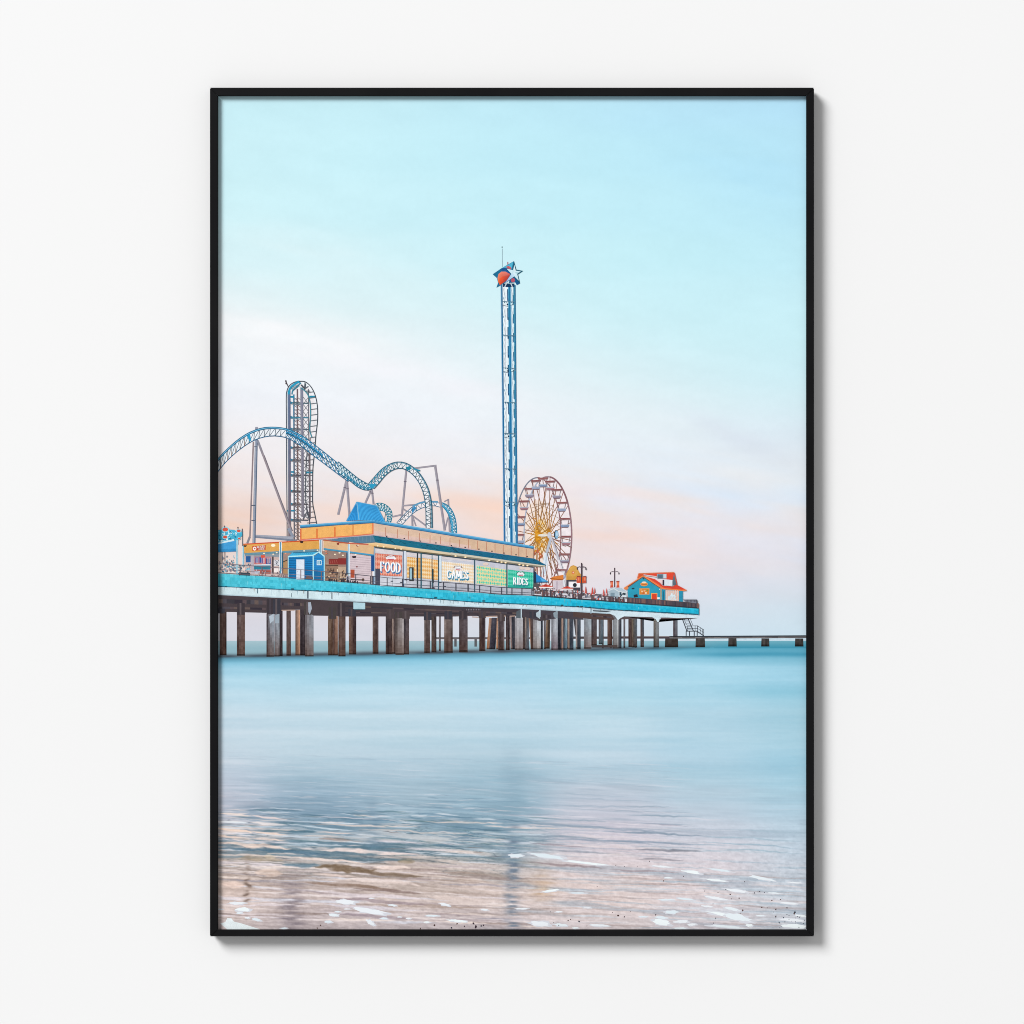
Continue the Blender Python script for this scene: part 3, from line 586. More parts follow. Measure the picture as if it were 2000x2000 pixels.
# --- ferris wheel
fw = Print('printed_ferris_wheel', 'printed tall ferris wheel with golden hub')
z = ZD
EA, EB = (1262, 1085, 340, 842), (1412, 1078, 346, 848)
def E(e, a, k=1.0): return (e[0] + e[2] * k * math.sin(a), e[1] - e[3] * k * math.cos(a))
fw.poly([z(*E(EB, 2 * math.pi * k / 40, .99)) for k in range(40)], 'f2e9ec')
fw.poly([z(*E(EA, 2 * math.pi * k / 40, .62)) for k in range(40)], 'f5e3d8')
fw.poly([z(*E((1310, 1090, 340, 842), 2 * math.pi * k / 30, .30)) for k in range(30)], 'f2d9b0')
hubA, hubB = (1262, 1085), (1430, 1082)
fr = random.Random(3)
for k in range(20):
    a = 2 * math.pi * (k + .3) / 20
    pa, pb = E(EA, a), E(EB, a)
    for h, p, e in ((hubA, pa, EA), (hubB, pb, EB)):
        mid = (h[0] + (p[0] - h[0]) * .42, h[1] + (p[1] - h[1]) * .42)
        fw.line(z(*h), z(*mid), 1.35, 'd08a1e', 'a8742f'); fw.line(z(*mid), z(*p), 1.15, 'a07038', '94605a')
    fw.line(z(*E(EA, a, .55)), z(*E(EB, a + .3, .55)), .7, 'b08c6a')
    if k % 2: fw.line(z(*hubA), z(*E(EB, a + .16, .8)), .8, 'c08a3a', 'a58070')
for k in range(46):
    a = fr.uniform(0, 6.283); r = fr.uniform(.07, .3)
    p = E(EA if k % 2 else (1310, 1120, 340, 842), a, r); q = (p[0] + fr.uniform(-22, 22), p[1] + fr.uniform(-40, 40))
    fw.line(z(*p), z(*q), fr.uniform(1.2, 2.6), fr.choice(('e0a23a', 'd89020', 'c77f1c', 'eebb60', 'cf8a28')))
for k in range(26):
    a = fr.uniform(0, 6.283); p = E(EA, a, fr.uniform(0, .09)); fw.ell(*z(*p), fr.uniform(1.5, 4.2), fr.uniform(1.5, 5.5), fr.choice(('c8851c', 'd99526', 'b87418', 'e3a840')), 7, 0, .4, fr)
for k in range(16):
    p = (1300 + fr.uniform(-90, 40), 1360 + fr.uniform(-40, 60)); fw.line(z(*p), z(p[0] + fr.uniform(-25, 25), p[1] + fr.uniform(-50, 30)), 1.6, fr.choice(('d0583a', 'c86a4a', 'dc7850')))
def ring(e, w, col, a0=0, a1=6.2832, n=46):
    P = [z(*E(e, a0 + (a1 - a0) * k / n)) for k in range(n + 1)]; fw.strip(P, w, col)
def ringsplit(e, parts):
    for a0, a1, w, c in parts: ring(e, w, c, a0, a1, 22)
ringsplit(EA, ((-1.4, 0, 2.2, '7d8494'), (0, .9, 1.9, '8a5a5c'), (.9, 2.6, 1.9, '8d5f62'), (2.6, 4.9, 1.6, '8a6a70')))
ringsplit(EB, ((-2.4, -.45, 2.2, 'a9b7cd'), (-.45, .1, 2.6, '9a8a94'), (.1, 1.0, 3.2, '855f66'), (1.0, 2.9, 2.8, '95747c'), (2.9, 3.9, 1.8, '9a7a80')))
fw.ell(*z(1340, 1082), 10, 2.6, 'e6e2da', 10); fw.ell(*z(1435, 1082), 4.2, 6.5, 'c9cad2', 10); fw.ell(*z(1535, 1072), 4.6, 9.2, '26303c', 14); fw.ell(*z(1542, 1072), 3.6, 8.2, '86b4d4', 14); fw.ell(*z(1545, 1066), 1.8, 4.4, 'bfdcee', 10)
for a, bb, w, c in (((1460, 1110), (1395, 1340), 5.2, 'b9c2d0'), ((1395, 1340), (1355, 1660), 9.5, 'dfe9f2'), ((1470, 1110), (1570, 1440), 5, 'c9c5cd'), ((1570, 1440), (1640, 1610), 6.5, 'e2dfe6'), ((1648, 1600), (1650, 1760), 4.2, 'dde2ea')):
    fw.line(z(*a), z(*bb), w, c)
fw.line(z(1400, 1350), z(1362, 1640), 2.2, 'c4d4e4'); fw.line(z(1480, 1120), z(1640, 1590), 1.2, '9d98a2')
for q in ((1480, 1130, 1760, 1260), (1520, 1220, 1720, 1500), (1440, 1250, 1540, 1640), (1400, 1330, 1480, 1660), (1420, 1320, 1560, 1480)): fw.line(z(q[0], q[1]), z(q[2], q[3]), 1.2, '8f5f50')
for k in range(5): fw.line(z(1225 + k * 38, 1520 - 10 * (k % 2)), z(1215 + k * 46, 1690), 1.4, fr.choice(('a86a62', '9a7070', 'b88a80')))
fw.done()
for k in range(20):
    a = 2 * math.pi * (k + .05) / 20
    pa, pb = E(EA, a, .985), E(EB, a, .985)
    if pa[1] > 1700: continue
    gd = Print('printed_gondola')
    warm = '8a5254' if k % 3 else '96605f'
    gd.line(z(pa[0], pa[1]), z(pb[0], pb[1] + 6), 2.7, warm); gd.line(z(pa[0] + 6, pa[1] + 18), z(pb[0] - 4, pb[1] + 22), 1.0, 'b88c8c')
    m = ((pa[0] + pb[0]) / 2, (pa[1] + pb[1]) / 2)
    tc = ('7f93b4', '94a1bc', '8d8296', 'a67a84')[(k * 3) % 4]
    gd.line(z(pa[0] + 14, pa[1]), z(m[0] - 40, m[1] + 100), .9, '8d7a7c'); gd.line(z(pb[0] - 14, pb[1]), z(m[0] + 40, m[1] + 100), .9, '8d7a7c')
    gd.poly(z.l((m[0] - 66, m[1] + 92), (m[0] + 66, m[1] + 88), (m[0] + 56, m[1] + 126), (m[0] - 50, m[1] + 130)), tc)
    gd.line(z(m[0] - 60, m[1] + 94), z(m[0] + 62, m[1] + 92), 1.3, 'c6cede'); gd.line(z(m[0] - 40, m[1] + 130), z(m[0] + 46, m[1] + 128), 1.2, '8a6a74')
    gd.done()

# --- drop tower
dt = Print('printed_drop_tower', 'printed slender blue drop tower topped with a star')
def leg(Y): t = (Y - 560) / (1060 - 560); return (980.2 + 5.8 * t, 994.4 + 4.2 * t, 1005.6 + 4.3 * t)
y0, y1 = 556, 1066
a0, b0, c0 = leg(y0); a1, b1, c1 = leg(y1)
dt.poly([(a0, y0), (c0, y0), (c1, y1), (a1, y1)], 'e9f4fa')
dt.line((a0 - 1.6, y0), (a1 - 1.6, y1), 1.6, '9fc4e2', '8fb4d6')
tr = random.Random(11)
Y = y0 + 6
k = 0
while Y < y1:
    a, m, c = leg(Y); a2, m2, c2 = leg(Y + 12)
    q = (k % 2) * 4; dt.line((a + 2.5 + q, Y), (a + 6.5 - q, Y + 18), .7, 'bcc6d0'); dt.line((a + 5.6, Y), (a + 6, Y + 18), .6, 'c3c8d2')
    dt.line((m + 4.2 + q * .7, Y), (c - 4 - q * .5, Y + 18), .7, 'b3c8d4')
    if k % 2: dt.rect(a + 2, Y, a + 3.6, Y + 4, '86b0c8')
    Y += 18; k += 1
dt.line((b0 + .4, y0), (b1 + .4, y1), 5.2, '52a4c8', '4a92c0'); dt.line((b0 + .9, y0), (b1 + .9, y1), 2.1, '1f74a0', '1a6aa0')
dt.line((b0 + 3.6, y0), (b1 + 3.6, y1), 1.3, 'a9d4ea', 'a8cfe6')
dt.line((a0, y0), (a1, y1), 2.7, '1f6c96', '2468a0'); dt.line((c0, y0), (c1, y1), 2.3, '2a7298', '2c6fa2'); dt.line((c0 - 2.0, y0), (c1 - 2.0, y1), 1.9, '3f8faa', '3f88b0')
Y = y0 + 8
while Y < y1 - 26:
    a, m, c = leg(Y); 
    dt.line((m - 2.9, Y), (m - 2.7, Y + 23), 1.9, '1c5878', '2a5f94'); dt.poly([(m - 3.7, Y + 18), (m - 1.4, Y + 18), (m - 1.2, Y + 27)], '123f60')
    dt.line((c - 3.4, Y + 12), (c - 3.3, Y + 30), 1.4, '2a7088', '2d6fa0')
    dt.rect(c - 4.2, Y + 31, c - 2.0, Y + 37, 'd5eef6'); dt.rect(m - 4.2, Y + 28, m - 2.6, Y + 35, 'e3f4f9')
    Y += 37
for Y in (590, 656, 720, 787, 848, 917, 982):
    a, m, c = leg(Y)
    big = Y in (590, 720, 848, 982)
    for dx in (-9, -5, 5, 8.5):
        dt.rect(m + dx - 1, Y - 1.2, m + dx + 1.2, Y + .8, tr.choice(('1a5578', '2f5f70', '7d96a4')))
    dt.line((a, Y - 2), (c, Y - 1), 1.1, '5f8aa0')
    if big:
        dt.ell(m - 3.6, Y + 4, 1.6, 2.2, '0d2c48', 7); dt.ell(m + 7.3, Y + 4, 1.3, 2, '1c4a58', 7); dt.line((a, Y + 5), (m - 2, Y + 8), 1, '6d8090'); dt.line((m + 2, Y + 6), (c, Y + 3), 1, '6d8fa0')
        dt.ell(m - 8, Y + 2, 2, 1.6, 'dff4f8', 7); dt.ell(m + 4, Y + 3, 1.8, 1.6, 'd4f2f8', 7)
dt.rect(leg(560)[0] + 2, 553, leg(560)[2] - 1, 560, '12385c')
dt.line(ZT(830, 1110), ZT(770, 1240), 1.6, 'dceaf2'); dt.line(ZT(920, 1120), ZT(975, 1235), 1.6, 'dceaf2')
dt.done()
z = ZT
st = Print('printed_star', 'printed blue and white star with an orange ball on the tower top')
st.line(z(704, 200), z(707, 700), 1.1, '9fbcc6'); st.ell(*z(700, 162), 1.3, 1.3, '3a5a60', 8)
st.line(z(853, 560), z(856, 640), 1.6, 'b8324e')
st.poly(z.l((445, 895), (700, 720), (1020, 540), (1085, 770), (960, 1000), (660, 1195), (545, 1255), (590, 1130), (560, 1000)), '1d6d92')
st.poly(z.l((690, 725), (860, 640), (1000, 560), (960, 740), (800, 720)), '4fb4d2'); st.poly(z.l((640, 790), (760, 715), (960, 860), (900, 900), (800, 800)), '1f4f90')
st.poly(z.l((800, 695), (870, 670), (930, 700), (950, 760), (860, 740)), 'c75a66')
st.poly(z.l((575, 1000), (600, 890), (680, 825), (790, 825), (915, 890), (890, 985), (800, 1080), (640, 1190), (590, 1100)), ['f0a07a', 'f08468', 'ee8272', 'e98070', 'cf5a4c', 'b24a48', 'b24640', 'd8502c', 'ea7a40'])
st.poly(z.l((600, 1040), (700, 960), (890, 920), (870, 1000), (790, 1085), (650, 1170)), ['ee6a3c', 'ea5a38', 'b8443e', 'a8403e', 'b0403a', 'dc4a28'])
st.poly(z.l((1030, 960), (1130, 1040), (1185, 1140), (1095, 1190), (1050, 1110), (880, 1130), (900, 1060)), '125a8c'); st.ell(*z(990, 1055), 4.2, 4.2, 'b85468', 10)
st.poly(z.l((1020, 545), (1085, 770), (1270, 805), (1130, 900), (1185, 1140), (1030, 975), (780, 1130), (930, 890), (790, 730), (985, 775)), '175a70')
st.poly(z.l((1030, 640), (1065, 798), (1205, 818), (1105, 885), (1150, 1070), (1028, 950), (780, 1130), (950, 885), (820, 745), (995, 785)), 'cdeaf3')
st.poly(z.l((1030, 640), (1065, 798), (1040, 850)), 'e9f7fa'); st.poly(z.l((1205, 818), (1105, 885), (1040, 850)), 'a9cfd8'); st.poly(z.l((950, 885), (780, 1130), (1030, 950), (1040, 850)), ['b9dcf0', '8fa8e0', 'c4e2f2', 'e4f4f8'])
st.done()

# --- coaster track
def track(name, up, lo, w, seg, fill, c_rail, c_tie, dense=0, label=None):
    t = Print(name, label)
    U, L = resample(smooth(up, 6), seg), resample(smooth(lo, 6), seg)
    if fill: t.band(U, L, fill)
    for k in range(seg - 1):
        t.line(U[k], L[k], 1.0, c_tie); t.line(L[k], U[k + 1], .9, c_tie)
        if dense:
            m0, m1 = U[k] * .55 + L[k] * .45, U[k + 1] * .55 + L[k + 1] * .45
            t.line(m0, U[k + 1], 1.2, c_rail); t.line(L[k], m1, 1.3, '3f9cc0')
    t.strip(L, w, c_rail); t.strip(U, w, c_rail)
    return t, U, L
z = ZC
t, U, L = track('printed_coaster_track', z.l((530, 930), (600, 908), (690, 935), (760, 1000), (785, 1080), (765, 1190)), z.l((580, 1025), (640, 1020), (690, 1050), (712, 1110), (712, 1160), (700, 1195)), 1.6, 10, 'e6f0f5', '237890', '3a8290', 1)
t.line(z(690, 1060), z(668, 1170), 1.2, '5a7d86'); t.done()
t, U, L = track('printed_coaster_track', z.l((850, 1200), (950, 1085), (1080, 965), (1200, 905), (1320, 885), (1450, 890)), z.l((935, 1220), (1020, 1125), (1120, 1035), (1250, 970), (1380, 948), (1480, 970)), 1.5, 10, 'f3ecee', '3a7090', '5a7888', 0)
t.curve(z.l((1080, 960), (1200, 905), (1320, 890), (1450, 895)), 3.4, '5d98bc'); t.poly(z.l((1060, 1000), (1110, 955), (1140, 980), (1080, 1060)), '3b8cc0'); t.curve(z.l((880, 1190), (980, 1085), (1090, 1000)), 1.1, '4a5560'); t.done()
t, U, L = track('printed_coaster_track', z.l((1510, 905), (1600, 950), (1670, 1050), (1710, 1180), (1722, 1345)), z.l((1510, 950), (1570, 1020), (1615, 1110), (1640, 1230), (1640, 1345)), 2.0, 11, 'e4f0f6', '2680a4', '3a8ca8', 1)
t.strip([p * .75 + q * .25 for p, q in zip(L, U)], 2.4, '4aa6cc'); t.done()
# main track: the hill at the left, the dip, then the second hump down to the roof
A_up = ZA.l((20, 1475), (130, 1352), (300, 1198), (450, 1095), (570, 1040), (700, 1003), (850, 996), (1000, 1012), (1120, 1050), (1260, 1122), (1400, 1222), (1600, 1378), (1800, 1540), (1932, 1645))
A_lo = ZA.l((20, 1660), (150, 1502), (300, 1362), (450, 1250), (570, 1182), (700, 1140), (850, 1122), (1000, 1140), (1100, 1180), (1250, 1272), (1400, 1392), (1600, 1540), (1800, 1692), (1932, 1785))
B_up = ZC.l((0, 310), (150, 440), (300, 560), (440, 640)); B_lo = ZC.l((0, 470), (150, 570), (290, 680), (410, 722), (490, 705))
t, U, L = track('printed_coaster_track', A_up, A_lo, 1.8, 30, 'eef3f8', '23648a', '4f6470', 0, 'printed blue coaster track hill')
nU = [u * .84 + l * .16 for u, l in zip(U, L)]
t.strip([u * .92 + l * .08 for u, l in zip(U, L)][:20], 1.5, '7cc4e4')
t.strip(nU[:19], 1.5, '245f86')
M = [u * .5 + l * .5 for u, l in zip(U, L)]
for k in range(15, 29):
    t.line(U[k], M[k + 1], 1.5, '2f8fbe'); t.line(M[k], L[k + 1], 1.3, '2b86b4')
for k in range(15, 23):
    t.line(M[k] - (0, 2), M[k + 1] - (0, 3), 2.8, '3f9fd0')
    t.line(U[k] * .75 + L[k] * .25, U[k + 1] * .3 + L[k + 1] * .7, 1.6, '1f77aa')
t.strip(M[15:30], 1.5, '24586e')
t.poly(ZA.l((455, 1125), (500, 1090), (520, 1190), (495, 1205)), '2f9cc8')
for k in range(0, 8): t.line(U[k] * .45 + L[k] * .55, L[k], .9, '9a6a4a')
t.done()
t, U, L = track('printed_coaster_track', B_up, B_lo, 1.9, 11, 'e2f0f5', '1d6480', '2b7890', 1)
for k in range(2, 10): t.line(U[k] * .4 + L[k] * .6, L[k + 1] * .9 + U[k + 1] * .1, 1.5, '2a8fb4')
t.done()
t, U, L = track('printed_coaster_track', ZC.l((440, 632), (520, 540), (640, 412), (770, 335), (900, 312), (1020, 345), (1140, 432), (1240, 562), (1310, 705), (1348, 860), (1362, 1000), (1368, 1270)),
                ZC.l((520, 700), (600, 610), (680, 512), (780, 435), (890, 402), (980, 422), (1080, 492), (1170, 605), (1232, 745), (1262, 880), (1274, 1000), (1278, 1270)), 1.8, 27, 'f0f2f6', '215f78', '3c606c', 0, 'printed blue coaster track hump')
for k in range(0, 8): t.line(U[k], L[k + 1], 1.1, '2f7f90')
for k in range(0, 6): t.line(U[k] * .5 + L[k] * .5, L[k], 1.6, '2b8cab'); t.line(U[k] * .5 + L[k] * .5, U[k + 1], 1.4, '2b93b8')
t.strip([u * .86 + l * .14 for u, l in zip(U, L)], 1.0, '3f8ca6'); t.strip([u * .7 + l * .3 for u, l in zip(U, L)][19:], 1.2, '47505c')
t.poly(ZC.l((440, 640), (540, 628), (545, 660), (500, 700), (470, 690)), '2b9cc4')
t.poly(ZC.l((980, 390), (1040, 370), (1070, 410), (1010, 440)), '23859e'); t.line(ZC(1090, 410), ZC(1190, 440), 3, '2f8fae'); t.done()

# --- far jetty
BR0, BR1 = '4a4648', '5e5450'
jt = Print('printed_jetty', 'printed far jetty seen between the piles')
jt.rect(*Z3(-260, 1524), *Z3(1330, 1552), '6a6467'); jt.rect(*Z3(-260, 1526), *Z3(1330, 1536), '3f3c42')
for x0, x1 in ((52, 88), (345, 382)): jt.rect(*Z3(x0, 1552), *Z3(x1, 1660), '5c5d60')
jt.done()
jt = Print('printed_jetty', 'printed low dark jetty running out to the right')
jt.rect(*Z4(0, 1215), *Z4(700, 1250), '4d474b'); jt.rect(*Z4(640, 1212), *Z4(1500, 1247), '4a4046'); jt.rect(*Z4(640, 1214), *Z4(1500, 1222), '7b6864')
jr = random.Random(5)
for k in range(22):
    x0 = 1308 + k * 12.5; x1 = x0 + 12.5
    if x0 > 1578: break
    yy = 1242.6 - (x0 - 1330) * .006
    jt.poly([(x0, yy), (x1, yy - .08), (x1, yy + 2.4), (x0, yy + 2.4)], jr.choice(('343b44', '3c444e', '30373f')))
    jt.poly([(x0, yy + 2.4), (x1, yy + 2.4), (x1, yy + 4.3), (x0, yy + 4.3)], jr.choice(('6f6b6a', '7d7877', '5f5b5c')))
    jt.poly([(x0, yy + 4.3), (x1, yy + 4.3), (x1, yy + 5.3), (x0, yy + 5.3)], '4a4a50')
jt.rect(1295, 1247.8, 1576, 1250.0, 'cfe3ee')
jt.done()
def pile_mesh(pts_top, pts_bot, y0, y1, left, right, seed, low='8a6f68', name='printed_pile', halo=True, top=None):
    """a weathered pile: x-range at the top and at the bottom, colours across and down"""
    p = Print(name); r = random.Random(seed); nx = 4; ny = max(4, int((y1 - y0) / 3.2)); colv = [r.uniform(-.04, .04) for _ in range(nx)]; prev = [0.0] * nx
    for i in range(nx):
        for j in range(ny):
            prev[i] = prev[i] * .72 + r.uniform(-.035, .035)
            def pt(u, v): 
                xa = pts_top[0] + (pts_bot[0] - pts_top[0]) * v; xb = pts_top[1] + (pts_bot[1] - pts_top[1]) * v
                return (xa + (xb - xa) * u, y0 + (y1 - y0) * v)
            u0, u1, v0, v1 = i / nx, (i + 1) / nx, j / ny, (j + 1) / ny
            c = mixc(left, right, min(1, (i + .3) / (nx - 1)))
            v = (v0 + v1) / 2
            c = c * .68 + .32 * (c.mean() * np.array([1.0, .985, 1.0]))
            if low: c = mixc(c, hx(low) * .82, max(0, v - .35) * 1.0)
            if top is not None and v < .22: c = mixc(c, top, .7)
            c = np.clip((c - .5) * 1.15 + .455 + colv[i] + prev[i], 0, 1)
            if j == ny - 1: c = c * .6 + .0
            q = [pt(u0, v0), pt(u1, v0), pt(u1, v1), pt(u0, v1)]
            p.face(q, [c] * 4, (slice(int(q[0][1] // CELL), int(q[2][1] // CELL) + 1), slice(int(min(q[0][0], q[3][0]) // CELL), int(max(q[1][0], q[2][0]) // CELL) + 1)))
    p.done()
for x0, x1, seed in ((215, 355, 1), (690, 815, 2), (1170, 1290, 3), (1660, 1785, 4)):
    a, bb = ZR.x_(x0), ZR.x_(x1)
    pile_mesh((a + .6, bb - .6), (a, bb), ZR.y_(798), ZR.y_(925 if seed == 1 else 915), '5d5654', '4a4744', seed + 300, '4d4a46')
a, bb = Z4.x_(1335), Z4.x_(1520); pile_mesh((a, bb), (a - .6, bb + .6), Z4.y_(1247), Z4.y_(1372), '564c48', '50453f', 320, '4a443f')

# --- piles of the pier
for k, (x, w, a) in enumerate(((857, 3.6, .5), (1018, 4, .5), (1046, 5, .5), (1062, 4, .5), (1086, 4.6, .4), (1107, 4, .5), (1128, 4, .4), (1176, 3.4, .4), (1192, 3, .3), (1218, 3.6, .4), (1240, 3, .3))):
    pile_mesh((x, x + w), (x, x + w), 1192 if x < 950 else 1204, 1279 - (x - 425) * .0165, '7a7276', '6a6468', 500 + k, '6a6464')
def piles(z, L, base):
    for k, (x0, x1, X0_, X1_, yt, yb, l, r, low) in enumerate(L):
        pile_mesh((z.x_(x0), z.x_(x1)), (z.x_(X0_), z.x_(X1_)), z.y_(yt), z.y_(yb), l, r, base + k, low)
def s(x0, x1, yt, yb, l, r, low='6f564c'): return (x0, x1, x0, x1, yt, yb, l, r, low)
piles(Z1, [s(60, 160, 1360, 2010, '7d6259', '574440'), s(310, 428, 1330, 2015, '6b5857', '7a615b'), s(930, 975, 1350, 2020, '473c42', '4f4248', '4a3c3c'), s(1030, 1095, 1350, 2015, '75625f', '65524f'), s(1160, 1232, 1350, 2010, '7b655c', 'd09a78', '9a7660'),
           s(1228, 1300, 1330, 2010, '4b4249', '52484e', '4a3f42'), s(740, 850, 1400, 2030, '5c5054', '9da8b4', '755a50'), s(855, 930, 1400, 2025, '7b7e88', '99a3ae', '6f554c'), s(1300, 1425, 1400, 2025, '7b7478', '9ba0aa', '7d655c'),
           s(1635, 1712, 1440, 2010, '82654f', '6d5548'), s(1705, 1778, 1440, 2010, '5c4a48', 'a87a60'), s(1785, 1890, 1430, 2025, '7c6056', '69534c')], 10)
piles(Z2, [s(155, 262, 1640, 2220, '8a6a58', '54454a'), s(500, 585, 1660, 2210, '7a625a', '5d4c4c'), s(690, 790, 1640, 2215, '4f464a', '5d4f50'), s(783, 835, 1660, 2210, 'b0988a', '504548'), s(945, 1030, 1640, 2220, '4c464e', '6a5e62'), s(832, 955, 1690, 2225, '6d625f', 'aea6a6', '8a746a'),
           s(1250, 1335, 1660, 2200, '75645f', '685a5a'), s(1355, 1428, 1640, 2190, '6d5e56', '51474a'), s(1540, 1665, 1640, 2195, '8f7d76', '6f5f5c'), s(1757, 1882, 1640, 2190, '5a5056', '7d7074')], 40)
piles(Z3, [s(130, 245, 1240, 1735, '57494c', '70646a'), s(415, 505, 1220, 1725, '6a5753', '51444a'), (560, 600, 520, 580, 1245, 1700, 'd29468', '8a6f66', 'c08a68'), (600, 680, 560, 650, 1240, 1700, '5c5a66', '474654', '4f4c56'), (672, 690, 660, 690, 1240, 1700, 'e0a880', 'b88a70', 'c08a68'),
           s(692, 782, 1230, 1715, '504448', '6f6468'), s(800, 860, 1200, 1710, '594c50', '4a4248'), (855, 890, 870, 905, 1200, 1700, 'b09a94', '83767a', 'a88a80'), (885, 940, 895, 945, 1200, 1700, '474a56', '51505a', '4c4a50'),
           s(1040, 1080, 1180, 1700, '6a5f60', '4e474c'), s(1078, 1138, 1190, 1710, 'a08a7c', '57606c', '5d6068'), (1130, 1165, 1165, 1200, 1200, 1700, 'c09070', '6b5450', '9a7460'), s(1170, 1205, 1180, 1700, '6d5a54', '4f464a'), s(935, 1050, 1240, 1710, 'a5a3a8', 'b9babf', '8f7a74'),
           s(1300, 1340, 1160, 1700, '3f454f', '4a525c', '444c56'), (1390, 1450, 1372, 1440, 1270, 1690, '9c7a5c', '4a4544', '7a5f4c'), s(1200, 1310, 1240, 1700, '8f8b8d', 'c4cdd4', '9a8a82'), s(1462, 1556, 1250, 1710, '8b8d94', 'b0b8c2', '8a7078'),
           s(1556, 1622, 1180, 1705, '3e434e', '4a4c56', '42444e'), s(1612, 1640, 1200, 1700, 'c9a48a', '9a7f74', 'a8887c'), s(1638, 1692, 1200, 1705, '4e5560', '7fa0b0', '6a8494'), s(1705, 1732, 1200, 1700, 'bfa08a', '8a7a74', 'a08c80'), s(1728, 1785, 1200, 1705, '474b58', '505a68', '4a5460'), s(1818, 1840, 1195, 1700, 'c4b0a4', '9a8a84', 'a89888'), s(1838, 1890, 1195, 1700, '434854', '4c505c', '444a54')], 70)
piles(Z4, [(0, 30, 30, 50, 940, 1200, '4c4a50', '504c50', '4c4a50'), s(35, 60, 895, 1390, 'b5a6a0', '8a8486', 'a89a94'), s(58, 100, 895, 1390, '4a505c', '55606c', '4a525c'), s(262, 342, 960, 1350, '554c52', '6a6064'), s(368, 428, 960, 1330, '6a5e60', '6f8290', '6a8088'), s(495, 568, 960, 1350, '70544a', '64504a', '6a4a42'),
           s(645, 700, 960, 1388, '7d7a80', '454a54', '555a62'), s(800, 852, 955, 1370, '6b5854', '5c4a48'), s(848, 928, 950, 1375, '75624f', '64707c', '6f5f58'), s(975, 1028, 955, 1370, '6a5552', '56606c'), s(1450, 1516, 965, 1230, '6f6469', '6d747e', '6a6066'),
           s(155, 262, 880, 1395, '858a92', 'a3b2bc', '8b7068'), s(575, 655, 970, 1390, '7b8086', 'a8aeb2', '7d7672'), s(1165, 1245, 990, 1375, '80766c', '8f979c', '5f5650')], 110)
fo = Print('printed_pile_footing'); fo.rect(*Z4(265, 1340), *Z4(640, 1376), '453d3e'); fo.rect(*Z4(500, 1348), *Z4(630, 1360), '5d4d48'); fo.done()

# --- stair at the pier head
sr = Print('printed_stairway', 'printed steel stair down to the jetty')
z = ZR
for a, bb, w in (((25, 515), (90, 690), 1.5), ((50, 515), (85, 600), .8), ((110, 515), (185, 690), 1.7), ((140, 515), (175, 600), .8), ((75, 692), (245, 692), 1.5), ((80, 692), (80, 760), 1.5), ((128, 692), (128, 760), 1.5), ((197, 692), (197, 760), 1.6), ((240, 692), (240, 760), 1.5),
                 ((240, 695), (335, 760), 1.6), ((100, 615), (245, 615), .9), ((90, 652), (245, 652), .8), ((100, 610), (100, 690), .9), ((210, 610), (210, 690), .9), ((245, 610), (245, 692), 1), ((245, 615), (335, 672), .9), ((335, 670), (335, 755), .9), ((285, 640), (285, 720), .7), ((318, 664), (318, 740), .7), ((245, 652), (335, 712), .7)):
    sr.line(z(*a), z(*bb), w, '3f434c')
for k in range(7): sr.line(z(35 + k * 9, 535 + k * 22), z(118 + k * 9, 535 + k * 22), .7, '9aa6b0')
sr.done()

# --- underside and deck of the pier
un = Print('printed_pier_beam', 'printed dark beams under the pier deck')
ur = random.Random(9)
un.poly(Z1.l((40, 1130), (830, 1170), (1932, 1222), (1932, 1440), (1425, 1432), (1290, 1345), (935, 1350), (735, 1392), (40, 1375)), '4a4044')
un.poly(Z2.l((0, 1435), (1932, 1530), (1932, 1660), (1700, 1668), (0, 1668)), '463d42')
un.poly(Z3.l((0, 1072), (1000, 1112), (1000, 1215), (0, 1215)), '443c42')
un.poly(Z3.l((1000, 1112), (1932, 1160), (1932, 1270), (1560, 1245), (1300, 1290), (1000, 1210)), '48424a')
un.poly(Z4.l((0, 860), (560, 888), (640, 960), (560, 975), (270, 965), (0, 930)), '54423f')
un.poly(Z4.l((650, 968), (740, 925), (1150, 935), (1240, 1005), (1280, 940), (1800, 952), (1590, 965), (1250, 965), (1160, 985), (1000, 955), (720, 965)), '5c4f52')
for z, x0, x1, ya, yb, h in ((Z1, 45, 740, 1190, 1215, 60), (Z1, 40, 735, 1300, 1320, 30), (Z1, 930, 1290, 1240, 1255, 40), (Z2, 0, 1900, 1500, 1590, 20), (Z2, 0, 1900, 1600, 1625, 14), (Z3, 0, 980, 1130, 1165, 22), (Z3, 0, 930, 1195, 1205, 12), (Z4, 260, 560, 905, 930, 18)):
    n = 12
    for k in range(n):
        u, v = k / n, (k + 1) / n
        c = ur.choice(('5a4c50', '36303a', '3c3940', '655652', '4f4a52'))
        X_, X2 = x0 + (x1 - x0) * u, x0 + (x1 - x0) * v; Ya, Yb = ya + (yb - ya) * u, ya + (yb - ya) * v
        un.poly(z.l((X_, Ya), (X2, Yb), (X2, Yb + h), (X_, Ya + h)), c)
